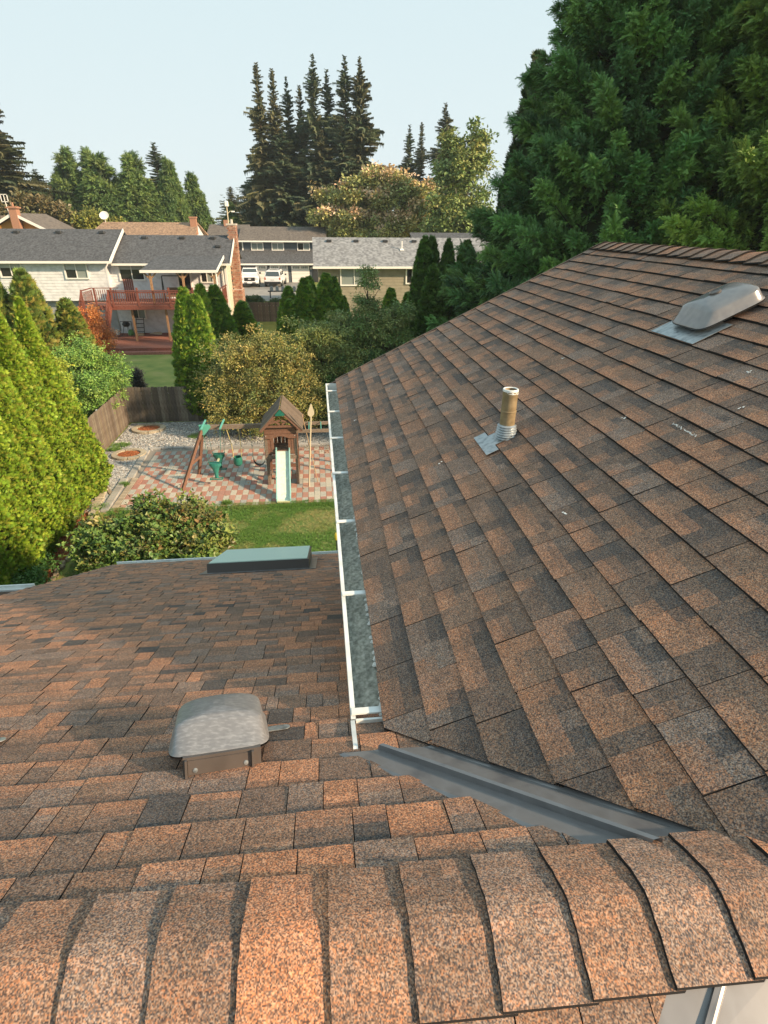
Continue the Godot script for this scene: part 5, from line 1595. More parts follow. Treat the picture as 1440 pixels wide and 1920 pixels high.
	copy(f2, V(-36.6, 1.6, 82.0), 3.0, "big dark fir cut by the left edge of the view", Vector3(1.25, 0.78, 1.25), g)
	copy(f1, V(-34.0, 1.6, 86.0), 3.6, "smaller fir right of the fir at the left edge", Vector3(1.1, 0.46, 1.1), g)
	copy(f1, V(-20.6, 1.6, 92.0), 4.6, "fir tip rising over the broad green trees on the left", Vector3(1.1, 0.60, 1.1), g)
	copy(f0, V(-14.6, 1.6, 120.0), 5.6, "small hazy fir left of the street lamp", Vector3(1.1, 0.48, 1.1), g)
	copy(f1, V(-12.2, 1.6, 125.0), 5.9, "small hazy fir near the street lamp", Vector3(1.1, 0.50, 1.1), g)
	copy(f1, V(-9.5, 1.6, 122.0), 0.9, "small hazy fir right of the street lamp", Vector3(1.1, 0.52, 1.1), g)
	g = "broad green conifers behind the grey-roofed house"
	var gc := [Color(0.127, 0.212, 0.055), Color(0.169, 0.246, 0.060), Color(0.094, 0.169, 0.051)]
	var k0 := cypress("broad_conifer", "leftmost broad green conifer behind the satellite dish", V(-30.2, 1.6, 86.0), 14.4, 5.0, 520, 30, gc, 64, g, 1.9, 0.9)
	copy(k0, V(-26.0, 1.6, 85.0), 1.0, "olive broad conifer in the middle of the green group", Vector3(1.15, 0.96, 1.15), g)
	copy(k0, V(-22.2, 1.6, 86.0), 2.0, "dark broad conifer right in the green group", Vector3(1.1, 0.98, 1.1), g)
	copy(k0, V(-28.2, 1.6, 89.0), 3.0, "broad conifer peeping behind the green group", Vector3(0.9, 1.02, 0.9), g)
	copy(k0, V(-18.2, 1.6, 87.0), 4.0, "narrow pale conifer right of the green group", Vector3(0.7, 0.95, 0.7), g)
	copy(k0, V(-16.0, 1.6, 90.0), 5.0, "rightmost narrow conifer above the brown roof", Vector3(0.75, 0.85, 0.75), g)
	copy(k0, V(-11.9, 1.6, 95.0), 5.5, "small conifer behind the street lamp", Vector3(0.6, 0.62, 0.6), g)
	copy(k0, V(-35.5, 1.6, 84.0), 0.3, "low conifer under the fir at the left edge", Vector3(1.1, 0.7, 1.1), g)
	# broadleaf trees far away
	leafy("blossom_tree", "wide tiered tree with salmon blossoms above the grey roof", "tree", [[8.6, 12.6, 80, 3.8, 1.1, 3.0], [3.8, 11.0, 80, 3.0, 0.9, 2.6], [11.8, 11.6, 79, 3.2, 1.2, 2.6], [13.6, 9.6, 79, 2.6, 1.0, 2.4], [2.6, 8.8, 79, 2.6, 0.9, 2.2], [7.0, 10.6, 78.5, 3.4, 1.0, 2.4], [5.4, 8.4, 78, 2.6, 1.0, 2.0], [10.8, 8.2, 78, 3.0, 1.1, 2.0], [14.4, 7.8, 79, 2.0, 0.9, 2.0], [8.2, 6.8, 78, 3.2, 1.0, 2.0], [4.2, 6.8, 78.5, 2.2, 0.8, 2.0]], 5200, far, [Color(0.30, 0.34, 0.11), Color(0.38, 0.38, 0.13), Color(0.22, 0.27, 0.09), Color(0.44, 0.37, 0.12)], V(9.2, 1.6, 80), 56, "", 0.24, "pale_bark", 0.4, [Color(0.66, 0.44, 0.25), Color(0.60, 0.46, 0.22), Color(0.70, 0.52, 0.34)])
	leafy("poplar_tree", "pale green poplar left of the great cypress", "tree", [[15.6, 14.0, 72, 1.5, 3.0, 1.5], [18.0, 14.6, 72, 1.3, 2.8, 1.3], [16.6, 10.5, 72, 2.6, 2.6, 2.0], [17.6, 8.0, 71, 3.0, 2.4, 2.0], [14.6, 8.4, 71, 1.8, 2.4, 1.8], [15.6, 5.4, 71, 2.6, 2.0, 1.8]], 3600, far, [Color(0.195, 0.273, 0.078), Color(0.143, 0.221, 0.065), Color(0.260, 0.312, 0.091), Color(0.325, 0.325, 0.091)], V(16.5, 1.6, 72), 57, "", 0.2, "pale_bark", 0.35)
	leafy("yellow_bush", "yellowish bush behind the dark grey roof ridge on the left", "bush", [[-25.5, 7.4, 76, 2.4, 1.2, 1.5], [-23.5, 7.0, 76, 1.8, 1.2, 1.5]], 700, far, [Color(0.25, 0.25, 0.04), Color(0.20, 0.22, 0.05)], V(-24.6, 1.6, 76), 58, "", 0.12)
	leafy("brown_bush", "brownish bush beside the orange gable on the left", "bush", [[-29.5, 8.0, 76, 2.6, 1.8, 1.5], [-32.5, 8.6, 77, 2.4, 2.2, 1.5]], 900, far, [Color(0.16, 0.12, 0.05), Color(0.13, 0.13, 0.05)], V(-30.6, 1.6, 76), 59, "", 0.12)
	leafy("roadside_bush", "green bushes at the foot of the central firs", "bush", [[-4, 4.5, 90, 3, 2.2, 2], [0.5, 4.6, 90, 3, 2.4, 2], [-8, 4.2, 91, 2.5, 2.2, 2]], 1600, far, [Color(0.12, 0.13, 0.04), Color(0.08, 0.10, 0.035)], V(-3, 1.6, 90), 60, "", 0.12)
	# hazy wood closing the horizon
	var wood := M.new()
	var r := RandomNumberGenerator.new()
	r.seed = 90
	var xf: Array = []
	var cols := PackedColorArray()
	for k in 330:
		var a := r.randf_range(-1.15, 1.15)
		var d := r.randf_range(150.0, 210.0)
		var hh := r.randf_range(8.0, 15.0)
		for j in 9:
			var f := j / 9.0
			for q in 5:
				var b := r.randf() * TAU
				var dd := Vector3(cos(b), -0.2 + f * 0.6, sin(b)).normalized()
				var x := dd.cross(Vector3.UP).normalized()
				var l := 3.4 * (1.05 - f)
				xf.append(Transform3D(Basis(x * l, dd * l, x.cross(dd) * l), V(sin(a) * d, 1.6 + hh * (f + 0.05), cos(a) * d)))
				cols.append(jitter(Color(0.05, 0.075, 0.035), r, 0.3, 0.1))
	meta(scatter("distant_wood", fir_m[0], mats["needle"], xf, cols, self), "hazy band of trees along the horizon", "wood", "", "stuff")

# ---------------------------------------------------------------- neighbouring houses
func lap(m: M, a: Vector3, b: Vector3, h0: float, h1: float, out: Vector3, step := 0.2):
	var y := h0
	while y < h1 - 0.01:
		var t := minf(y + step, h1)
		var A := a + Vector3.UP * y + out * 0.022
		var B := b + Vector3.UP * y + out * 0.022
		var C := b + Vector3.UP * t
		var D := a + Vector3.UP * t
		if (B - A).cross(C - A).dot(out) > 0.0: m.quad(A, B, C, D)
		else: m.quad(B, A, D, C)
		m.quad(A - out * 0.022, B - out * 0.022, B, A)
		y = t
func slope_slab(m: M, e0: Vector3, e1: Vector3, r1: Vector3, r0: Vector3, th := 0.12):
	var n := (e1 - e0).cross(r1 - e0).normalized()
	if n.y < 0.0:
		n = -n
		m.quad(e1, e0, r0, r1)
	else: m.quad(e0, e1, r1, r0)
	var d := -n * th
	m.quad(e0 + d, e1 + d, e1, e0)
	m.quad(e1 + d, r1 + d, r1, e1)
	m.quad(r0 + d, e0 + d, e0, r0)
	m.quad(e0 + d, r0 + d, r1 + d, e1 + d)
func window(parent: Node3D, at: Vector3, w: float, h: float, frame: Material, kind := 0, trim := 0.09):
	# a two-light sliding window facing the viewer, frame proud of the wall
	var m := M.new()
	var o := at + Vector3(0, 0, 0.03)
	m.box(o + Vector3(0, h * 0.5 + trim * 0.5, 0), Vector3(w + trim * 2, trim, 0.09))
	m.box(o - Vector3(0, h * 0.5 + trim * 0.5, 0), Vector3(w + trim * 2, trim, 0.11))
	m.box(o + Vector3(w * 0.5 + trim * 0.5, 0, 0), Vector3(trim, h, 0.085))
	m.box(o - Vector3(w * 0.5 + trim * 0.5, 0, 0), Vector3(trim, h, 0.085))
	m.box(o, Vector3(0.055, h, 0.06))
	var win := put("window", m, frame, parent)
	m = M.new()
	m.box(at - Vector3(w * 0.25, 0, 0.0), Vector3(w * 0.5 - 0.05, h, 0.012))
	put("pane", m, mats["window_glass"] if kind != 2 else mats["window_glass_pale"], win)
	m = M.new()
	m.box(at + Vector3(w * 0.25, 0, 0.0), Vector3(w * 0.5 - 0.05, h, 0.012))
	put("pane", m, mats["window_glass"] if kind == 0 else mats["window_glass_pale"], win)
	if kind == 3 or kind == 0:
		m = M.new()
		m.box(at + Vector3(0, h * 0.29, 0.009), Vector3(w - 0.06, h * 0.40, 0.006))
		put("blind", m, mats["blind"], win)

func build_houses():
	var tw := noise_tex(81, 0.02, [Color(0.86, 0.86, 0.86), Color(0.96, 0.96, 0.96), Color(1, 1, 1)], 256, 256, 5)
	var white := mat("white_siding", L(0.74, 0.755, 0.77), 0.7, tw, Vector3.ONE * 0.4)
	var cream := mat("cream_siding", L(0.66, 0.60, 0.47), 0.7, tw, Vector3.ONE * 0.4)
	var grey := mat("grey_siding", L(0.36, 0.375, 0.38), 0.7, tw, Vector3.ONE * 0.4)
	var trim := mat("white_trim", L(0.78, 0.77, 0.72), 0.55)
	var rooft := speck_tex(82, [[0.5, 0.5, 0.5], [0.9, 0.9, 0.9], [0.7, 0.7, 0.7], [0.4, 0.4, 0.42], [1, 1, 1]], 256)
	var roofg := mat("charcoal_shingle", L(0.115, 0.12, 0.13), 0.95, rooft, Vector3.ONE * 0.045)
	var rooflight := mat("pale_grey_shingle", L(0.34, 0.345, 0.35), 0.95, rooft, Vector3.ONE * 0.03)
	var roofbrown := mat("tan_shingle", L(0.42, 0.27, 0.17), 0.95, rooft, Vector3.ONE * 0.04)
	var roofdull := mat("dull_brown_shingle", L(0.20, 0.17, 0.145), 0.95, rooft, Vector3.ONE * 0.04)
	var dark := mat("dark_metal", L(0.03, 0.032, 0.035), 0.5)
	mat("window_glass", L(0.02, 0.022, 0.025), 0.06)
	mat("window_glass_pale", L(0.24, 0.28, 0.27), 0.12)
	mat("blind", L(0.42, 0.44, 0.43), 0.7)
	var brick := mat("chimney_brick", Color.WHITE, 0.9, tw, Vector3.ONE, 0.0, true)
	var red := wood_mat("deck_red", L(0.235, 0.075, 0.052), 83, Vector3.ONE)
	var redl := wood_mat("deck_red_floor", L(0.36, 0.145, 0.105), 84, Vector3.ONE)
	var cedar := wood_mat("cedar_post", L(0.40, 0.235, 0.125), 85, Vector3.ONE)
	var m: M
	var r := RandomNumberGenerator.new()
	r.seed = 81
	var face := Vector3(0, 0, 1)
	# ---- house with the red deck
	var h := thing("neighbour_house", "white sided house with charcoal roof, red deck and brick chimney", "house")
	m = M.new()
	lap(m, V(-28, 0, 46.4), V(-15.05, 0, 46.4), 2.78, 5.45, face)
	m.box(V(-15.04, 4.1, 46.75), Vector3(0.1, 2.7, 0.75))
	put("wall", m, white, h)
	m = M.new()
	lap(m, V(-15.05, 0, 47.0), V(-6.7, 0, 47.0), 0.0, 5.3, face)
	put("wall", m, white, h)
	m = M.new()
	lap(m, V(-28, 0, 46.95), V(-15.05, 0, 46.95), 0.0, 2.76, face)
	m.quad(V(-28, 2.77, 46.4), V(-28, 2.77, 46.95), V(-15, 2.77, 46.95), V(-15, 2.77, 46.4))
	put("wall", m, grey, h)
	m = M.new()
	lap(m, V(-6.7, 0, 47.0), V(-6.7, 0, 54.2), 0.0, 5.3, Vector3.RIGHT)
	m.tri(V(-6.7, 5.3, 47.0), V(-6.7, 5.3, 54.2), V(-6.7, 7.0, 50.5))
	put("side_wall", m, cream, h)
	m = M.new()
	m.box(V(-6.68, 2.65, 46.97), Vector3(0.16, 5.3, 0.16))
	put("corner_board", m, trim, h)
	m = M.new()
	slope_slab(m, V(-28.5, 5.48, 45.9), V(-14.55, 5.48, 45.9), V(-14.55, 7.46, 50.4), V(-28.5, 7.46, 50.4))
	slope_slab(m, V(-14.55, 5.48, 54.9), V(-28.5, 5.48, 54.9), V(-28.5, 7.46, 50.4), V(-14.55, 7.46, 50.4))
	var roof := put("roof", m, roofg, h)
	m = M.new()
	slope_slab(m, V(-14.6, 5.30, 46.45), V(-6.25, 5.30, 46.45), V(-6.25, 7.08, 50.5), V(-14.6, 7.08, 50.5))
	slope_slab(m, V(-6.25, 5.30, 54.6), V(-14.6, 5.30, 54.6), V(-14.6, 7.08, 50.5), V(-6.25, 7.08, 50.5))
	put("roof", m, roofg, h)
	for q in [[-22.0, 7.2], [-19.0, 7.2], [-15.9, 7.2], [-12.9, 6.85], [-10.1, 6.85], [-7.8, 6.85], [-7.3, 6.3]]:
		m = M.new()
		var zz: float = 50.4 - (7.46 - q[1]) / 0.44 if q[0] < -14.6 else 50.5 - (7.08 - q[1]) / 0.44
		m.bevel_box(V(q[0], q[1] + 0.07, zz), Vector3(0.42, 0.16, 0.38), 0.05)
		put("roof_vent", m, dark, roof)
	for q in [[-14.5, 5.42, 45.86, 7.40, 50.4], [-6.2, 5.24, 46.4, 7.02, 50.5]]:
		m = M.new()
		m.bar(V(q[0], q[1], q[2]), V(q[0], q[3], q[4]), 0.06, 0.24)
		put("barge_board", m, trim, h)
	m = M.new()
	m.box(V(-21.5, 5.40, 45.84), Vector3(14.0, 0.15, 0.13))
	put("gutter", m, trim, h)
	m = M.new()
	m.box(V(-10.4, 5.22, 46.38), Vector3(8.4, 0.14, 0.13))
	put("gutter", m, trim, h)
	m = M.new()
	m.path([V(-6.85, 5.2, 46.4), V(-6.9, 4.9, 46.88), V(-6.9, 0.3, 46.88)], 0.05, 6)
	put("downpipe", m, trim, h)
	for q in [[-21.5, 4.92, 1.4, 0.95, 0, 46.4], [-17.1, 4.80, 1.45, 0.92, 3, 46.4], [-13.45, 4.75, 1.65, 1.12, 0, 47.0], [-8.1, 4.38, 0.8, 0.75, 1, 47.0], [-13.5, 1.88, 0.95, 0.85, 1, 47.0], [-20.6, 1.7, 1.2, 0.9, 1, 46.95]]:
		window(h, V(q[0], q[1], q[5] - 0.03), q[2], q[3], trim, q[4])
	m = M.new()
	m.box(V(-9.75, 3.86, 46.97), Vector3(0.85, 2.0, 0.05))
	var door := put("door", m, mats["window_glass"], h)
	m = M.new()
	for q in [[-10.22, 3.9, 0.1, 2.1], [-9.28, 3.9, 0.1, 2.1], [-9.75, 4.92, 1.04, 0.1]]: m.box(V(q[0], q[1], 46.95), Vector3(q[2], q[3], 0.09))
	put("door_frame", m, trim, door)
	# brick chimney: courses of real bricks in variants joined per course
	var ch := Node3D.new()
	ch.name = "chimney"
	h.add_child(ch)
	m = M.new()
	m.box(V(-6.3, 1.6, 50.4), Vector3(0.72, 3.2, 1.55))
	m.box(V(-6.32, 5.5, 50.4), Vector3(0.6, 4.7, 0.95))
	put("mortar_core", m, mat("mortar", L(0.45, 0.40, 0.35), 0.95), ch)
	var bricks := M.new()
	for k in 52:
		var y := 0.08 + k * 0.15
		var wd := 0.72 if y < 3.2 else 0.6
		var dp := 1.55 if y < 3.2 else 0.95
		var nx := int(wd / 0.24)
		for i in nx + 1:
			bricks.col = Color(0.36, 0.14, 0.085).lerp(Color(0.52, 0.34, 0.24), r.randf()) * r.randf_range(0.7, 1.15)
			bricks.box(V(-6.32 - wd * 0.5 + (i + 0.25 + 0.5 * (k % 2)) * wd / (nx + 1), y, 50.4 - dp * 0.5 - 0.005), Vector3(wd / (nx + 1) - 0.02, 0.125, 0.06))
		for i in int(dp / 0.24) + 1:
			bricks.col = Color(0.36, 0.14, 0.085).lerp(Color(0.52, 0.34, 0.24), r.randf()) * r.randf_range(0.7, 1.15)
			bricks.box(V(-6.32 + wd * 0.5 + 0.005, y, 50.4 - dp * 0.5 + (i + 0.25 + 0.5 * (k % 2)) * 0.24), Vector3(0.06, 0.125, 0.22))
	put("brickwork", bricks, brick, ch).set_meta("kind", "stuff")
	m = M.new()
	m.box(V(-6.32, 7.85, 50.4), Vector3(0.75, 0.12, 1.1))
	m.tube(V(-6.32, 7.9, 50.4), V(-6.32, 8.2, 50.4), 0.12, 0.1, 8)
	put("chimney_cap", m, mat("mortar_cap", L(0.5, 0.46, 0.4), 0.9), ch)
	# ---- raised deck with stairs
	var d := thing("raised_deck", "red-brown raised wooden deck with railings and stairs on the white house", "deck")
	m = M.new()
	for k in 28: m.box(V(-10.9, 2.83, 43.07 + k * 0.14), Vector3(8.3, 0.03, 0.13))
	put("deck_floor", m, redl, d)
	m = M.new()
	m.box(V(-10.9, 2.68, 42.99), Vector3(8.35, 0.27, 0.05))
	put("rim_board", m, red, d)
	m = M.new()
	m.box(V(-6.75, 2.68, 45.0), Vector3(0.05, 0.27, 4.0))
	put("rim_board", m, red, d)
	for x in [-12.9, -10.6, -8.3]:
		m = M.new()
		m.box(V(x, 1.45, 43.5), Vector3(0.13, 2.4, 0.13))
		put("post", m, cedar, d)
	for q in [[-15.0, 42.99, -13.9], [-13.9, 42.99, -12.2], [-12.2, 42.99, -10.1], [-10.1, 42.99, -8.5], [-8.5, 42.99, -6.75]]:
		m = M.new()
		m.box(V(q[0], 3.35, q[1]), Vector3(0.11, 1.25, 0.11))
		put("rail_post", m, red, d)
	m = M.new()
	m.box(V(-10.4, 3.78, 42.99), Vector3(7.3, 0.05, 0.13))
	m.box(V(-10.4, 3.68, 42.99), Vector3(7.3, 0.09, 0.04))
	m.box(V(-10.4, 2.93, 42.99), Vector3(7.3, 0.07, 0.04))
	m.box(V(-6.75, 3.78, 45.0), Vector3(0.13, 0.05, 4.0))
	m.box(V(-6.75, 2.93, 45.0), Vector3(0.04, 0.07, 4.0))
	put("rail", m, red, d)
	var bm := M.new()
	bm.box(Vector3.ZERO, Vector3(0.04, 0.74, 0.04))
	var bal := bm.mesh()
	for k in 46: put_mesh("baluster", bal, red, d).position = V(-13.85 + k * 0.155, 3.3, 42.97)
	for k in 24: put_mesh("baluster", bal, red, d).position = V(-6.75, 3.3, 43.1 + k * 0.16)
	# landing and stairs down towards the viewer
	m = M.new()
	m.box(V(-15.0, 2.83, 44.0), Vector3(1.9, 0.05, 2.0))
	put("landing", m, redl, d)
	for x in [-15.85, -14.1]:
		m = M.new()
		m.bar(V(x, 2.75, 43.0), V(x, 0.35, 40.6), 0.06, 0.32)
		put("stringer", m, red, d)
		m = M.new()
		m.bar(V(x, 3.75, 43.0), V(x, 1.35, 40.7), 0.09, 0.10)
		m.bar(V(x, 3.15, 43.0), V(x, 0.75, 40.7), 0.04, 0.10)
		put("stair_rail", m, red, d)
		for k in 5:
			m = M.new()
			m.box(V(x, 3.25 - k * 0.6, 43.0 - k * 0.575), Vector3(0.09, 1.2, 0.09))
			put("rail_post", m, red, d)
		for k in 14: put_mesh("baluster", bal, red, d).position = V(x, 3.32 - k * 0.165, 42.85 - k * 0.158)
	for k in 11:
		m = M.new()
		m.box(V(-14.97, 2.62 - k * 0.22, 42.86 - k * 0.21), Vector3(1.7, 0.045, 0.26))
		put("tread", m, redl, d)
	for k in 12: put_mesh("baluster", bal, red, d).position = V(-15.85 + k * 0.15, 3.3, 44.95)
	m = M.new()
	m.box(V(-14.95, 3.78, 44.95), Vector3(1.9, 0.05, 0.12))
	m.box(V(-15.85, 3.78, 44.0), Vector3(0.12, 0.05, 2.0))
	put("rail", m, red, d)
	for k in 9: put_mesh("baluster", bal, red, d).position = V(-15.85, 3.3, 43.1 + k * 0.21)
	# privacy screen on the landing
	for k in 5:
		m = M.new()
		m.box(V(-13.6 + k * 0.14, 3.6, 45.2), Vector3(0.12, 1.5, 0.03))
		put("screen_board", m, red, d)
	# ---- patio cover
	var pc := thing("patio_cover", "charcoal shingled patio cover on cedar posts over the red deck", "patio cover")
	m = M.new()
	slope_slab(m, V(-11.75, 5.08, 43.0), V(-6.75, 5.08, 43.0), V(-6.75, 5.75, 47.0), V(-11.4, 5.75, 47.0), 0.1)
	put("cover_roof", m, roofg, pc)
	m = M.new()
	m.box(V(-9.25, 5.0, 42.93), Vector3(5.05, 0.17, 0.12))
	m.bar(V(-6.7, 5.02, 43.0), V(-6.7, 5.72, 47.0), 0.05, 0.2)
	put("fascia", m, trim, pc)
	for x in [-11.2, -9.05, -6.95]:
		m = M.new()
		m.box(V(x, 3.95, 43.15), Vector3(0.14, 2.2, 0.14))
		m.bar(V(x, 4.5, 43.15), V(x + 0.45, 4.95, 43.15), 0.09, 0.09)
		m.bar(V(x, 4.5, 43.15), V(x - 0.45, 4.95, 43.15), 0.09, 0.09)
		put("post", m, cedar, pc)
	m = M.new()
	m.path([V(-6.85, 4.95, 42.95), V(-6.8, 4.8, 43.1), V(-6.8, 2.9, 43.1)], 0.05, 6)
	put("downpipe", m, trim, pc)
	# things on and under the deck
	var bs := thing("porch_swing", "brown cushioned bench swing in a black frame on the deck", "bench", V(-10.1, 2.85, 44.6))
	m = M.new()
	m.path([Vector3(-0.75, 0, 0.3), Vector3(-0.7, 1.75, 0), Vector3(0.75, 1.75, 0), Vector3(0.8, 0, 0.3)], 0.035, 6)
	m.path([Vector3(-0.75, 0, -0.35), Vector3(-0.7, 1.75, 0)], 0.035, 6)
	put("frame", m, dark, bs)
	m = M.new()
	m.bevel_box(Vector3(0.1, 0.45, 0.1), Vector3(1.2, 0.12, 0.5), 0.03)
	m.bevel_box(Vector3(0.1, 0.72, -0.15), Vector3(1.2, 0.5, 0.1), 0.03)
	put("seat", m, mat("brown_cushion", L(0.17, 0.11, 0.065), 0.9), bs)
	var pot := thing("clay_pot", "round clay pot on a dark stand behind the deck railing", "pot", V(-8.05, 2.85, 43.6))
	m = M.new()
	m.lathe(Vector3(0, 0.75, 0), [Vector2(0.0001, 0), Vector2(0.13, 0.02), Vector2(0.19, 0.16), Vector2(0.16, 0.29), Vector2(0.12, 0.32), Vector2(0.0001, 0.30)], 14)
	put("pot_body", m, mat("terracotta", L(0.50, 0.22, 0.13), 0.8), pot)
	m = M.new()
	m.box(Vector3(0, 0.37, 0), Vector3(0.45, 0.75, 0.35))
	put("stand", m, dark, pot)
	for k in 2:
		var wc := thing("white_chair", ["white garden chair by the clay pot on the deck", "white garden chair at the right end of the deck"][k], "chair", V(-7.5 + k * 0.55, 2.85, 43.7), 0.4 - k)
		m = M.new()
		m.box(Vector3(0, 0.42, 0), Vector3(0.45, 0.05, 0.45))
		put("seat", m, trim, wc)
		m = M.new()
		m.box(Vector3(0, 0.72, -0.22), Vector3(0.45, 0.5, 0.04))
		put("backrest", m, trim, wc)
		for q in [[-0.2, -0.2], [0.2, -0.2], [-0.2, 0.2], [0.2, 0.2]]:
			m = M.new()
			m.box(Vector3(q[0], 0.2, q[1]), Vector3(0.05, 0.42, 0.05))
			put("leg", m, trim, wc)
	d = thing("lower_deck", "low red wooden deck with a step facing the lawn", "deck")
	for k in 44:
		m = M.new()
		m.box(V(-11.3, 0.33, 41.0 + k * 0.137), Vector3(9.2, 0.04, 0.128))
		m.col = Color.WHITE * r.randf_range(0.85, 1.1)
		put("floor_board", m, redl, d)
	m = M.new()
	m.box(V(-11.3, 0.17, 40.92), Vector3(9.2, 0.31, 0.05))
	put("rim_board", m, red, d)
	m = M.new()
	m.box(V(-11.3, 0.14, 40.62), Vector3(9.2, 0.05, 0.5))
	m.box(V(-11.3, 0.06, 40.38), Vector3(9.2, 0.12, 0.04))
	put("step", m, redl, d)
	for k in 2:
		m = M.new()
		m.lathe(Vector3.ZERO, [Vector2(0.11, 0.0), Vector2(0.15, 0.36), Vector2(0.14, 0.36), Vector2(0.105, 0.03), Vector2(0.0001, 0.03)], 14)
		var bu := put("bucket", m, trim)
		bu.position = V([-15.05, -13.75][k], 0.35, 46.3)
		meta(bu, ["white bucket by the stairs under the deck", "white bucket under the window below the deck"][k], "bucket", "buckets under the deck")
	var bbq := thing("barbecue", "black barbecue with a side frame under the deck", "barbecue", V(-14.35, 0.35, 46.3))
	m = M.new()
	m.lathe(Vector3(0, 0.55, 0), [Vector2(0.0001, 0), Vector2(0.2, 0.04), Vector2(0.28, 0.18), Vector2(0.28, 0.22), Vector2(0.2, 0.36), Vector2(0.0001, 0.42)], 16)
	put("bowl", m, dark, bbq)
	for q in [[-0.25, 0.2], [0.25, 0.2], [0, -0.25]]:
		m = M.new()
		m.tube(Vector3(q[0] * 1.2, 0, q[1] * 1.2), Vector3(q[0] * 0.6, 0.6, q[1] * 0.6), 0.018, 0.018, 6)
		put("leg", m, dark, bbq)
	m = M.new()
	m.path([Vector3(-0.42, 0.3, 0.1), Vector3(-0.4, 0.95, 0), Vector3(0.4, 0.95, 0), Vector3(0.42, 0.3, 0.1)], 0.02, 6)
	put("frame", m, dark, bbq)
	m = M.new()
	m.lathe(Vector3.ZERO, [Vector2(0.2, 0.0), Vector2(0.24, 0.15), Vector2(0.17, 0.33), Vector2(0.06, 0.42), Vector2(0.0001, 0.42)], 10)
	var bag := put("green_sack", m, mat("sack_green", L(0.10, 0.25, 0.07), 0.8))
	bag.position = V(-14.0, 0.35, 46.0)
	meta(bag, "green sack standing by the white bucket under the deck", "sack")
	var lad := thing("ladder", "short metal ladder leaning below the window under the deck", "ladder", V(-13.4, 0.35, 46.4))
	for s in [-0.27, 0.27]:
		m = M.new()
		m.bar(Vector3(s * 1.15, 0, 0.25), Vector3(s, 1.15, -0.38), 0.04, 0.05)
		put("stile", m, dark, lad)
	for k in 4:
		m = M.new()
		m.box(Vector3(0, 0.22 + 0.27 * k, 0.13 - 0.148 * k), Vector3(0.56, 0.04, 0.04))
		put("rung", m, dark, lad)
	m = M.new()
	m.bevel_box(V(-13.35, 0.42, 45.9), Vector3(0.6, 0.14, 0.3), 0.02)
	meta(put("timber_block", m, mat("raw_timber", L(0.55, 0.40, 0.24), 0.8)), "yellow timber block at the foot of the ladder", "timber")
	var pile := thing("board_pile", "small untidy pile of pale boards right of the ladder", "boards", V(-12.3, 0.35, 46.3))
	for k in 4:
		m = M.new()
		m.box(Vector3(0.05 * k, 0.02 + 0.04 * k, 0), Vector3(1.0 - 0.15 * k, 0.035, 0.16), Basis(Vector3.UP, 0.25 * k - 0.4))
		put("board", m, mats["pale_wood"], pile)
	var rack := thing("low_rack", "low red slatted rack against the wall under the deck", "rack", V(-9.6, 0.35, 46.5))
	for y in [0.12, 0.42, 0.6]:
		m = M.new()
		m.box(Vector3(0, y, 0), Vector3(2.2, 0.05, 0.05))
		put("slat", m, red, rack)
	for k in 5:
		m = M.new()
		m.box(Vector3(-1.0 + 0.5 * k, 0.3, 0), Vector3(0.05, 0.6, 0.05))
		put("upright", m, red, rack)
	m = M.new()
	m.lathe(Vector3.ZERO, [Vector2(0.16, 0.0), Vector2(0.12, 0.5), Vector2(0.09, 0.9), Vector2(0.03, 1.3), Vector2(0.0001, 1.32)], 9)
	m.bar(Vector3(0.0, 1.05, 0), Vector3(0.3, 1.25, 0.0), 0.06, 0.1)
	var umb := put("covered_tool", m, mat("navy_cloth", L(0.015, 0.025, 0.05), 0.9))  # unidentified dark item, its form made up
	umb.position = V(-16.0, 0.35, 45.4)
	meta(umb, "unidentified dark cloth shape beside the stairs", "cloth shape")
	m = M.new()
	m.path([V(-14.6, 0.375, 45.9), V(-14.8, 0.375, 44.5), V(-15.2, 0.375, 42.9), V(-15.2, 0.375, 41.1)], 0.018, 6)
	meta(put("hose", m, mats["belt_rubber"]), "dark hose lying across the low red deck", "hose")
	# ---- tan house
	h = thing("tan_house", "tan sided house with a pale grey shingled roof", "house")
	m = M.new()
	lap(m, V(0.2, 0, 48.0), V(16, 0, 48.0), 0.0, 5.0, face, 0.24)
	m.quad(V(0.2, 0, 48), V(0.2, 0, 56), V(0.2, 5, 56), V(0.2, 5, 48))
	put("wall", m, mat("tan_siding", L(0.30, 0.27, 0.20), 0.75, tw, Vector3.ONE * 0.4), h)
	m = M.new()
	slope_slab(m, V(-0.15, 5.02, 47.4), V(17, 5.02, 47.4), V(17, 6.95, 52.0), V(-0.15, 6.95, 52.0))
	slope_slab(m, V(17, 5.02, 56.6), V(-0.15, 5.02, 56.6), V(-0.15, 6.95, 52.0), V(17, 6.95, 52.0))
	roof = put("roof", m, rooflight, h)
	for q in [1.2, 3.4, 5.8, 8.2]:
		m = M.new()
		m.bevel_box(V(q, 6.72, 51.3), Vector3(0.42, 0.16, 0.4), 0.05)
		put("roof_vent", m, dark, roof)
	m = M.new()
	m.tube(V(7.0, 6.0, 50.0), V(7.0, 6.75, 50.0), 0.05, 0.05, 8)
	m.box(V(7.0, 6.12, 49.9), Vector3(0.3, 0.03, 0.3), Basis(Vector3.RIGHT, 0.4))
	put("vent_pipe", m, trim, roof)
	m = M.new()
	m.box(V(8.4, 4.95, 47.34), Vector3(17.2, 0.15, 0.13))
	put("gutter", m, trim, h)
	window(h, V(3.0, 4.26, 47.97), 2.0, 1.15, trim, 2, 0.1)
	window(h, V(7.6, 4.30, 47.97), 0.85, 1.0, trim, 1, 0.1)
	# ---- house with three garage doors
	h = thing("garage_house", "slate blue house with three white garage doors across the street", "house")
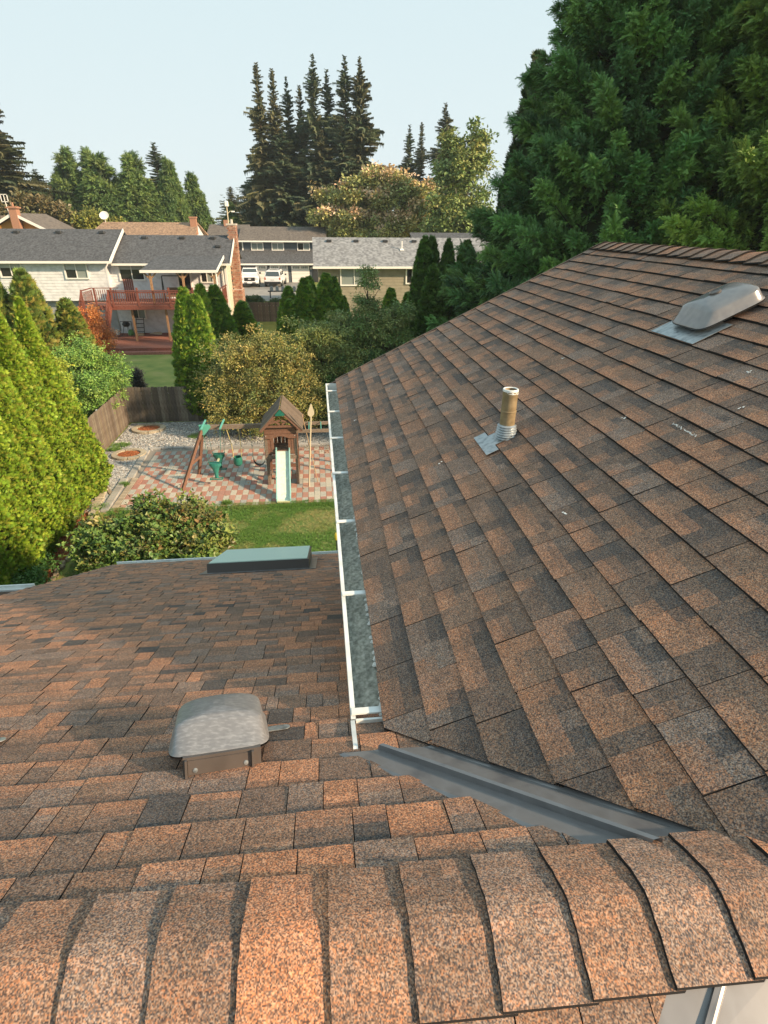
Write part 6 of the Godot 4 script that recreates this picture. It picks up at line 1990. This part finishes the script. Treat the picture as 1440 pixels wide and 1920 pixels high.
	var slate := mat("slate_siding", L(0.095, 0.115, 0.135), 0.75, tw, Vector3.ONE * 0.3)
	m = M.new()
	m.box(V(-3.9, 2.7, 74.3), Vector3(9.2, 2.4, 0.5))
	put("wall", m, slate, h)
	m = M.new()
	lap(m, V(-8.4, 0, 75.6), V(0.9, 0, 75.6), 4.9, 6.15, face, 0.22)
	m.box(V(-3.8, 4.0, 78.5), Vector3(9.2, 4.2, 5.5))
	put("wall", m, slate, h)
	m = M.new()
	slope_slab(m, V(-8.75, 3.72, 73.3), V(1.0, 3.72, 73.3), V(1.0, 5.15, 75.7), V(-8.75, 5.15, 75.7), 0.1)
	put("roof", m, roofg, h)
	m = M.new()
	slope_slab(m, V(-8.9, 6.10, 74.9), V(1.5, 6.10, 74.9), V(1.5, 7.55, 80.0), V(-8.9, 7.55, 80.0))
	slope_slab(m, V(1.5, 6.1, 85.0), V(-8.9, 6.1, 85.0), V(-8.9, 7.55, 80.0), V(1.5, 7.55, 80.0))
	put("roof", m, roofdull, h)
	m = M.new()
	m.box(V(-3.8, 3.64, 73.24), Vector3(9.7, 0.16, 0.12))
	m.box(V(-3.7, 6.02, 74.84), Vector3(10.3, 0.15, 0.12))
	for x in [-8.45, 0.85]: m.box(V(x, 5.5, 75.55), Vector3(0.14, 1.2, 0.1))
	put("gutter", m, trim, h)
	for k in 3:
		var gx := [-6.75, -4.3, -1.78][k] as float
		var gd := Node3D.new()
		gd.name = "garage_door"
		h.add_child(gd, true)
		for p in 4:
			m = M.new()
			m.bevel_box(V(gx, 1.84 + p * 0.47, 74.0), Vector3(2.12, 0.45, 0.06), 0.015)
			put("door_panel", m, trim, gd)
		for s in [-0.5, 0.5]:
			m = M.new()
			m.box(V(gx + s, 3.26, 73.955), Vector3(0.75, 0.24, 0.03))
			put("door_light", m, mats["window_glass_pale"], gd)
			m = M.new()
			for i in 3: m.box(V(gx + s - 0.2 + 0.2 * i, 3.26, 73.93), Vector3(0.035, 0.24, 0.02))
			put("glazing_bar", m, trim, gd)
	for q in [[-6.75, 1.25], [-4.35, 1.25], [-1.3, 1.3]]: window(h, V(q[0], 5.45, 75.57), q[1], 0.7, trim, 2 if q[0] < -2 else 1, 0.1)
	m = M.new()
	m.box(V(-0.3, 2.65, 74.02), Vector3(0.1, 2.1, 0.06))
	m.box(V(0.75, 2.65, 74.02), Vector3(0.1, 2.1, 0.06))
	m.box(V(0.22, 2.6, 74.03), Vector3(0.9, 2.0, 0.03))
	put("entrance_door", m, dark, h)
	m = M.new()
	m.lathe(V(-0.5, 3.05, 73.98), [Vector2(0.0001, 0), Vector2(0.09, 0.03), Vector2(0.1, 0.2), Vector2(0.0001, 0.28)], 10)
	put("wall_lamp", m, trim, h)
	# ---- houses glimpsed behind
	h = thing("brown_roof_house", "house with a tan shingled roof behind the charcoal roof", "house")
	m = M.new()
	slope_slab(m, V(-21.6, 6.4, 61.5), V(-11.3, 6.4, 61.5), V(-11.7, 7.95, 66.5), V(-20.9, 7.95, 66.5))
	slope_slab(m, V(-11.3, 6.4, 71.5), V(-21.6, 6.4, 71.5), V(-20.9, 7.95, 66.5), V(-11.7, 7.95, 66.5))
	put("roof", m, roofbrown, h)
	m = M.new()
	m.box(V(-16.4, 3.9, 66.5), Vector3(9.6, 5.0, 8.8))
	m.prism(PackedVector2Array([Vector2(-4.4, 0), Vector2(4.4, 0), Vector2(0, 1.4)]), V(-11.8, 6.38, 66.5), V(0, 0, 1), Vector3.UP, Vector3.LEFT * 0.2)
	put("wall", m, white, h)
	m = M.new()
	m.box(V(-11.95, 7.6, 65.6), Vector3(0.6, 1.5, 0.6))
	m.box(V(-11.95, 8.4, 65.6), Vector3(0.72, 0.14, 0.72))
	m.col = Color(0.45, 0.24, 0.16)
	put("chimney", m, mat("far_brick", L(0.42, 0.22, 0.14), 0.9, tw, Vector3.ONE * 3.0), h)
	var dish := thing("satellite_dish", "white satellite dish on the tan shingled roof", "satellite dish", V(-20.5, 7.9, 65.9))
	m = M.new()
	m.lathe(Vector3(0, 0.55, 0), [Vector2(0.0001, 0.0), Vector2(0.25, 0.04), Vector2(0.44, 0.13), Vector2(0.43, 0.15), Vector2(0.24, 0.06), Vector2(0.0001, 0.03)], 18, Basis(Vector3.RIGHT, 1.0))
	put("reflector", m, trim, dish)
	m = M.new()
	m.path([Vector3(0, 0.0, 0), Vector3(0, 0.55, 0)], 0.03, 6)
	m.path([Vector3(0, 0.45, 0.1), Vector3(0, 0.65, 0.5)], 0.02, 6)
	put("mast", m, trim, dish)
	h = thing("dull_roof_house", "house with a dull brown roof beyond the brick chimney", "house")
	m = M.new()
	slope_slab(m, V(-13.0, 6.6, 78.5), V(-8.0, 6.6, 78.5), V(-8.0, 7.75, 82.0), V(-13.0, 7.75, 82.0))
	m.box(V(-10.5, 4.2, 82.0), Vector3(4.8, 5.0, 6.0))
	put("roof", m, roofdull, h)
	m = M.new()
	m.box(V(-10.9, 7.9, 81.5), Vector3(0.5, 0.7, 0.5))
	put("chimney", m, mats["far_brick"], h)
	h = thing("orange_gable_house", "house with a sunlit orange gable and white bargeboards", "house")
	m = M.new()
	m.prism(PackedVector2Array([Vector2(-2.6, -5.5), Vector2(2.6, -5.5), Vector2(2.6, 0), Vector2(0, 1.35), Vector2(-2.6, 0)]), V(-26.0, 7.1, 59.6), Vector3.RIGHT, Vector3.UP, V(0, 0, 6))
	put("wall", m, mat("sunlit_orange_siding", L(0.62, 0.30, 0.08), 0.8), h)  # the orange sunlight on the gable is put into this siding colour
	m = M.new()
	slope_slab(m, V(-23.0, 7.05, 59.0), V(-23.0, 7.05, 66), V(-26.0, 8.6, 66), V(-26.0, 8.6, 59.0), 0.1)
	slope_slab(m, V(-29.0, 7.05, 66), V(-29.0, 7.05, 59.0), V(-26.0, 8.6, 59.0), V(-26.0, 8.6, 66), 0.1)
	m.box(V(-31.5, 7.6, 64), Vector3(7, 1.6, 6), Basis(Vector3.BACK, 0.0))
	put("roof", m, roofdull, h)
	m = M.new()
	m.bar(V(-22.95, 6.95, 58.95), V(-26.0, 8.52, 58.95), 0.06, 0.22)
	m.bar(V(-29.05, 6.95, 58.95), V(-26.0, 8.52, 58.95), 0.06, 0.22)
	put("barge_board", m, trim, h)
	m = M.new()
	m.box(V(-25.9, 7.6, 59.2), Vector3(0.62, 3.0, 0.7))
	m.box(V(-25.9, 9.0, 59.2), Vector3(0.9, 0.12, 0.9))
	m.tube(V(-25.9, 9.0, 59.2), V(-25.9, 9.4, 59.2), 0.1, 0.08, 8)
	put("chimney", m, mats["far_brick"], h)
	var ant := thing("roof_antenna", "square panel antenna on a mast beside the orange gable", "antenna", V(-26.7, 8.3, 60.0))
	m = M.new()
	m.tube(Vector3.ZERO, Vector3(-0.1, 1.2, 0), 0.03, 0.03, 6)
	put("mast", m, trim, ant)
	m = M.new()
	for q in [[0, 0.28, 0.6, 0.06], [0, -0.28, 0.6, 0.06], [-0.27, 0, 0.06, 0.6], [0.27, 0, 0.06, 0.6], [0, 0, 0.05, 0.6]]: m.box(Vector3(-0.1 + q[0], 1.45 + q[1], 0), Vector3(q[2], q[3], 0.05))
	put("panel_frame", m, trim, ant)
	h = thing("dark_roof_house", "house showing only a dark grey roof right of the blossoming tree", "house")
	m = M.new()
	slope_slab(m, V(9.6, 6.3, 60.0), V(19, 6.3, 60.0), V(19, 7.2, 63.0), V(9.6, 7.2, 63.0))
	m.box(V(14.3, 4.0, 63), Vector3(8.6, 4.8, 4.5))
	put("roof", m, roofg, h)
	# ---- street, driveway, verge
	m = M.new()
	m.quad(V(-60, 1.606, 55.8), V(60, 1.606, 55.8), V(60, 1.606, 66.0), V(-60, 1.606, 66.0))
	struct("road", m, mat("road_concrete", L(0.36, 0.34, 0.31), 0.9, noise_tex(86, 0.02, [Color(0.82, 0.82, 0.82), Color(1, 1, 1)], 256, 256, 5), Vector3.ONE * 0.15))
	m = M.new()
	m.quad(V(-9.2, 1.612, 65.9), V(-0.2, 1.612, 65.9), V(-0.4, 1.612, 74.05), V(-8.6, 1.612, 74.05))
	struct("driveway", m, mat("driveway_concrete", L(0.30, 0.29, 0.27), 0.9, noise_tex(87, 0.02, [Color(0.75, 0.75, 0.75), Color(1, 1, 1)], 256, 256, 5), Vector3.ONE * 0.2))
	m = M.new()
	m.bevel_box(V(-20, 1.66, 66.0), Vector3(22, 0.13, 0.16), 0.03)
	m.bevel_box(V(20, 1.66, 66.0), Vector3(40, 0.13, 0.16), 0.03)
	struct("kerb", m, mats["road_concrete"])
	# boundary fences of the neighbours
	var b2 := board_set(19, [Color(0.16, 0.125, 0.10), Color(0.21, 0.165, 0.13), Color(0.12, 0.10, 0.085)])
	var f := thing("wooden_fence", "dark brown fence in front of the street left of the arborvitae row", "fence", Vector3.ZERO, 0.0, "garden fences")
	fence_run(f, V(-6.4, 0.25, 52.0), V(-2.6, 0.25, 52.0), 1.7, V(0, 0, -1), 33, b2, mats["fence_wood"])
	f = thing("wooden_fence", "sunlit orange-brown fence seen edge-on left of the arborvitae row", "fence", Vector3.ZERO, 0.0, "garden fences")
	fence_run(f, V(-2.1, 0, 33.5), V(-2.75, 0, 50.0), 1.6, Vector3.LEFT, 34, board_set(20, [Color(0.42, 0.22, 0.12), Color(0.35, 0.2, 0.12)]), mats["fence_wood"])
	leafy("box_hedge", "low clipped hedge behind the dark brown far fence", "hedge", [[-6.0, 1.75, 54.5, 0.7, 0.35, 0.4], [-5.3, 1.75, 54.5, 0.6, 0.35, 0.4], [-3.6, 1.6, 54.3, 0.9, 0.3, 0.4]], 900, leaf_clump(0.12, 9, 0.3, 9), [Color(0.09, 0.16, 0.05), Color(0.06, 0.12, 0.04)], V(-5.3, 0.9, 54.5), 66, "", 0.03)
	# mailboxes on a rail
	var rail := thing("mailbox_rail", "dark wooden rail on posts carrying the row of mailboxes", "rail", V(-3.1, 1.6, 58.0))
	m = M.new()
	m.box(Vector3(0, 0.62, 0), Vector3(2.9, 0.1, 0.2))
	put("beam", m, dark, rail)
	for x in [-1.25, 1.25]:
		m = M.new()
		m.box(Vector3(x, 0.3, 0), Vector3(0.1, 0.6, 0.1))
		put("post", m, dark, rail)
	for k in 5:
		m = M.new()
		var pl := PackedVector2Array([Vector2(-0.14, 0), Vector2(0.14, 0)])
		for j in 9: pl.append(Vector2(0.14 * cos(PI * j / 8.0), 0.24 + 0.14 * sin(PI * j / 8.0)))
		m.prism(pl, Vector3(0, 0, 0.22), Vector3.RIGHT, Vector3.UP, Vector3(0, 0, -0.44))
		var mb := put("mailbox", m, mat("mailbox_grey", L(0.30, 0.31, 0.32), 0.5))
		mb.position = V(-4.2 + k * 0.53, 2.27, 58.0)
		meta(mb, ["grey mailbox at the left end of the mailbox rail", "second grey mailbox from the left on the rail", "third grey mailbox from the left on the rail", "fourth grey mailbox from the left on the rail", "grey mailbox at the right end of the mailbox rail"][k], "mailbox", "mailboxes by the street")
	var lamp := thing("street_lamp", "slim street lamp pole left of the tall firs", "street lamp", V(-9.1, 1.6, 70.0))
	m = M.new()
	m.tube(Vector3.ZERO, Vector3(0, 8.1, 0), 0.08, 0.05, 8)
	m.path([Vector3(0, 7.2, 0), Vector3(0.3, 7.45, 0), Vector3(0.5, 7.45, 0)], 0.03, 6)
	put("pole", m, mats["pale_wood"], lamp)
	m = M.new()
	m.bevel_box(Vector3(0.0, 8.15, 0), Vector3(0.4, 0.5, 0.3), 0.08)
	m.bevel_box(Vector3(0.6, 7.42, 0), Vector3(0.35, 0.12, 0.2), 0.03)
	put("lamp_head", m, trim, lamp)
	build_truck()
	build_suv()

func wheel(parent: Node3D, at: Vector3, rad: float):
	var m := M.new()
	m.lathe(Vector3.ZERO, [Vector2(rad * 0.6, -0.12), Vector2(rad * 0.95, -0.12), Vector2(rad, -0.08), Vector2(rad, 0.08), Vector2(rad * 0.95, 0.12), Vector2(rad * 0.6, 0.12)], 18, Basis(Vector3.BACK, PI / 2))
	var w := Node3D.new()
	w.name = "wheel"
	parent.add_child(w, true)
	w.position = at
	put("tyre", m, mats["belt_rubber"], w)
	m = M.new()
	m.lathe(Vector3.ZERO, [Vector2(0.0001, -0.10), Vector2(rad * 0.6, -0.10), Vector2(rad * 0.6, 0.10), Vector2(0.0001, 0.10)], 12, Basis(Vector3.BACK, PI / 2))
	put("rim", m, mat("wheel_rim", L(0.4, 0.41, 0.42), 0.3, null, Vector3.ONE, 0.7), w)
func loft(m: M, secs: Array):     # secs: arrays of Vector3 rings running from front to back
	for j in secs.size() - 1:
		var n: int = secs[j].size()
		for k in n:
			var i := (k + 1) % n
			m.quad(secs[j][k], secs[j][i], secs[j + 1][i], secs[j + 1][k])
	for e in 2:
		var s: Array = secs[0] if e == 0 else secs[secs.size() - 1]
		var c := Vector3.ZERO
		for p in s: c += p / s.size()
		for k in s.size():
			if e == 0: m.tri(c, s[(k + 1) % s.size()], s[k])
			else: m.tri(c, s[k], s[(k + 1) % s.size()])
func ring(z: float, w: float, y0: float, y1: float, tuck := 0.06, top := 0.12) -> Array:
	return [Vector3(w - tuck, y0, z), Vector3(w, y0 + 0.18, z), Vector3(w, y1 - top, z), Vector3(w - top, y1, z), Vector3(-w + top, y1, z), Vector3(-w, y1 - top, z), Vector3(-w, y0 + 0.18, z), Vector3(-w + tuck, y0, z)]
func build_truck():
	var paint := mat("white_car_paint", L(0.78, 0.79, 0.80), 0.2)
	paint.clearcoat_enabled = true
	var black := mat("black_trim", L(0.02, 0.02, 0.022), 0.4)
	var lampm := mat("car_lamp", L(0.6, 0.62, 0.63), 0.1)
	var t := thing("pickup_truck", "white pickup truck facing us with a dark grille", "truck", V(-7.35, 1.61, 70.6), 0.06)
	var m := M.new()
	loft(m, [ring(2.85, 0.90, 0.62, 1.08), ring(2.72, 0.97, 0.5, 1.16), ring(1.6, 1.0, 0.5, 1.22), ring(1.2, 1.0, 0.5, 1.26), ring(-2.9, 1.0, 0.5, 1.22), ring(-2.95, 0.97, 0.55, 1.18)])
	put("body", m, paint, t)
	m = M.new()
	loft(m, [ring(1.25, 0.92, 1.2, 1.26, 0.0, 0.03), ring(0.55, 0.80, 1.2, 1.86, 0.0, 0.1), ring(-0.9, 0.80, 1.2, 1.90, 0.0, 0.1), ring(-1.25, 0.86, 1.2, 1.30, 0.0, 0.03)])
	put("cab", m, paint, t)
	m = M.new()
	m.quad(Vector3(-0.84, 1.27, 1.23), Vector3(0.84, 1.27, 1.23), Vector3(0.70, 1.78, 0.66), Vector3(-0.70, 1.78, 0.66))
	put("windscreen", m, mat("car_glass", L(0.06, 0.08, 0.09), 0.05), t)
	m = M.new()
	for s in [-1.0, 1.0]: m.box(Vector3(s * 0.815, 1.55, -0.15), Vector3(0.02, 0.4, 1.3))
	put("side_window", m, mats["car_glass"], t)
	m = M.new()
	m.bevel_box(Vector3(0, 0.86, 2.86), Vector3(1.15, 0.36, 0.06), 0.03)
	put("grille", m, black, t)
	m = M.new()
	m.box(Vector3(0, 0.88, 2.90), Vector3(0.32, 0.1, 0.02))
	put("badge", m, lampm, t)
	for s in [-1.0, 1.0]:
		m = M.new()
		m.bevel_box(Vector3(s * 0.76, 0.92, 2.82), Vector3(0.3, 0.26, 0.1), 0.03)
		put("headlight", m, lampm, t)
		m = M.new()
		m.bevel_box(Vector3(s * 1.12, 1.36, 0.9), Vector3(0.22, 0.2, 0.1), 0.03)
		put("mirror", m, black, t)
		m = M.new()
		m.box(Vector3(s * 0.45, 0.52, 2.95), Vector3(0.36, 0.08, 0.04))
		put("fog_light", m, black, t)
	m = M.new()
	m.bevel_box(Vector3(0, 0.55, 2.86), Vector3(1.9, 0.2, 0.16), 0.04)
	put("bumper", m, paint, t)
	m = M.new()
	m.bevel_box(Vector3(0, 0.40, 2.78), Vector3(1.8, 0.14, 0.14), 0.03)
	put("lower_bumper", m, black, t)
	m = M.new()
	m.bevel_box(Vector3(0, 1.97, -0.2), Vector3(1.3, 0.12, 0.9), 0.04)
	put("roof_rack", m, black, t)
	for s in [-0.9, 0.9]:
		for z in [1.85, -1.8]: wheel(t, Vector3(s, 0.39, z), 0.39)
func build_suv():
	var paint: StandardMaterial3D = mats["white_car_paint"]
	var black: StandardMaterial3D = mats["black_trim"]
	var t := thing("white_suv", "white sport utility car showing its rear window", "car", V(-4.55, 1.61, 70.4), -0.08)
	var m := M.new()
	loft(m, [ring(2.35, 0.88, 0.55, 1.02), ring(2.25, 0.96, 0.42, 1.08), ring(0, 0.98, 0.42, 1.06), ring(-2.1, 0.96, 0.42, 0.98), ring(-2.4, 0.85, 0.5, 0.85)])
	put("body", m, paint, t)
	m = M.new()
	loft(m, [ring(2.24, 0.90, 1.0, 1.08, 0.0, 0.03), ring(1.85, 0.76, 1.0, 1.68, 0.0, 0.12), ring(-0.2, 0.78, 1.0, 1.74, 0.0, 0.12), ring(-1.15, 0.88, 1.0, 1.06, 0.0, 0.03)])
	put("cabin", m, paint, t)
	m = M.new()
	m.quad(Vector3(-0.78, 1.12, 2.235), Vector3(0.78, 1.12, 2.235), Vector3(0.66, 1.58, 1.945), Vector3(-0.66, 1.58, 1.945))
	put("rear_window", m, mats["car_glass"], t)
	m = M.new()
	for s in [-1.0, 1.0]: m.box(Vector3(s * 0.83, 1.36, 0.6), Vector3(0.02, 0.36, 2.1))
	put("side_window", m, mats["car_glass"], t)
	for s in [-1.0, 1.0]:
		m = M.new()
		m.bevel_box(Vector3(s * 0.80, 0.90, 2.30), Vector3(0.2, 0.26, 0.12), 0.03)
		put("tail_light", m, mat("tail_lamp", L(0.5, 0.16, 0.08), 0.2), t)
		m = M.new()
		m.bar(Vector3(s * 0.66, 1.78, 1.6), Vector3(s * 0.66, 1.80, -0.3), 0.04, 0.05)
		put("roof_rail", m, black, t)
		m = M.new()
		m.bevel_box(Vector3(s * 1.06, 1.12, -0.7), Vector3(0.2, 0.16, 0.1), 0.03)
		put("mirror", m, black, t)
	m = M.new()
	m.bevel_box(Vector3(0, 0.48, 2.32), Vector3(1.8, 0.22, 0.12), 0.03)
	put("bumper", m, black, t)
	m = M.new()
	m.box(Vector3(0, 0.76, 2.37), Vector3(0.4, 0.14, 0.02))
	put("number_plate", m, mats["car_lamp"], t)
	m = M.new()
	m.box(Vector3(0, 1.75, 0.9), Vector3(0.8, 0.02, 0.7))
	put("sunroof", m, mats["car_glass"], t)
	for s in [-0.88, 0.88]:
		for z in [1.45, -1.45]: wheel(t, Vector3(s, 0.36, z), 0.36)

func _ready():
	var cam := Camera3D.new()
	cam.name = "camera"
	cam.transform = Transform3D(Basis(Vector3(0.99387, 0.00687, 0.11037), Vector3(0.04399, 0.89112, -0.45163), Vector3(-0.10145, 0.45371, 0.88535)).orthonormalized(), Vector3(0, 8, 0))
	cam.fov = 84.18
	cam.keep_aspect = Camera3D.KEEP_HEIGHT
	cam.near = 0.05
	cam.far = 2000.0
	add_child(cam)
	cam.current = true
	var env := Environment.new()
	env.background_mode = Environment.BG_SKY
	var sm := ProceduralSkyMaterial.new()
	sm.sky_top_color = Color(0.765, 0.865, 0.895)
	sm.sky_horizon_color = Color(0.88, 0.925, 0.935)
	sm.sky_curve = 0.25
	sm.ground_horizon_color = Color(0.80, 0.85, 0.86)
	sm.ground_bottom_color = Color(0.40, 0.42, 0.38)
	sm.sun_angle_max = 0.0
	sm.energy_multiplier = 0.72
	var sky := Sky.new()
	sky.sky_material = sm
	env.sky = sky
	env.tonemap_mode = Environment.TONE_MAPPER_LINEAR
	env.tonemap_exposure = 1.55
	env.sdfgi_enabled = true
	env.ssao_enabled = true
	env.ssil_enabled = true
	env.fog_enabled = true
	env.fog_density = 0.0004
	env.fog_light_color = Color(0.86, 0.91, 0.93)
	var we := WorldEnvironment.new()
	we.environment = env
	we.name = "world"
	add_child(we)
	var sun := DirectionalLight3D.new()
	sun.name = "sun"
	sun.light_energy = 1.6
	sun.light_color = Color(1.0, 0.88, 0.73)
	sun.light_angular_distance = 2.5
	sun.shadow_enabled = true
	add_child(sun)
	var to_sun := V(0.785, 0.4226, -0.453).normalized()
	sun.look_at_from_position(to_sun * 50.0, Vector3.ZERO, Vector3.UP)
	build_house()
	build_ground()
	build_patio()
	build_fences()
	build_play()
	build_trees()
	build_houses()
	#BUILD
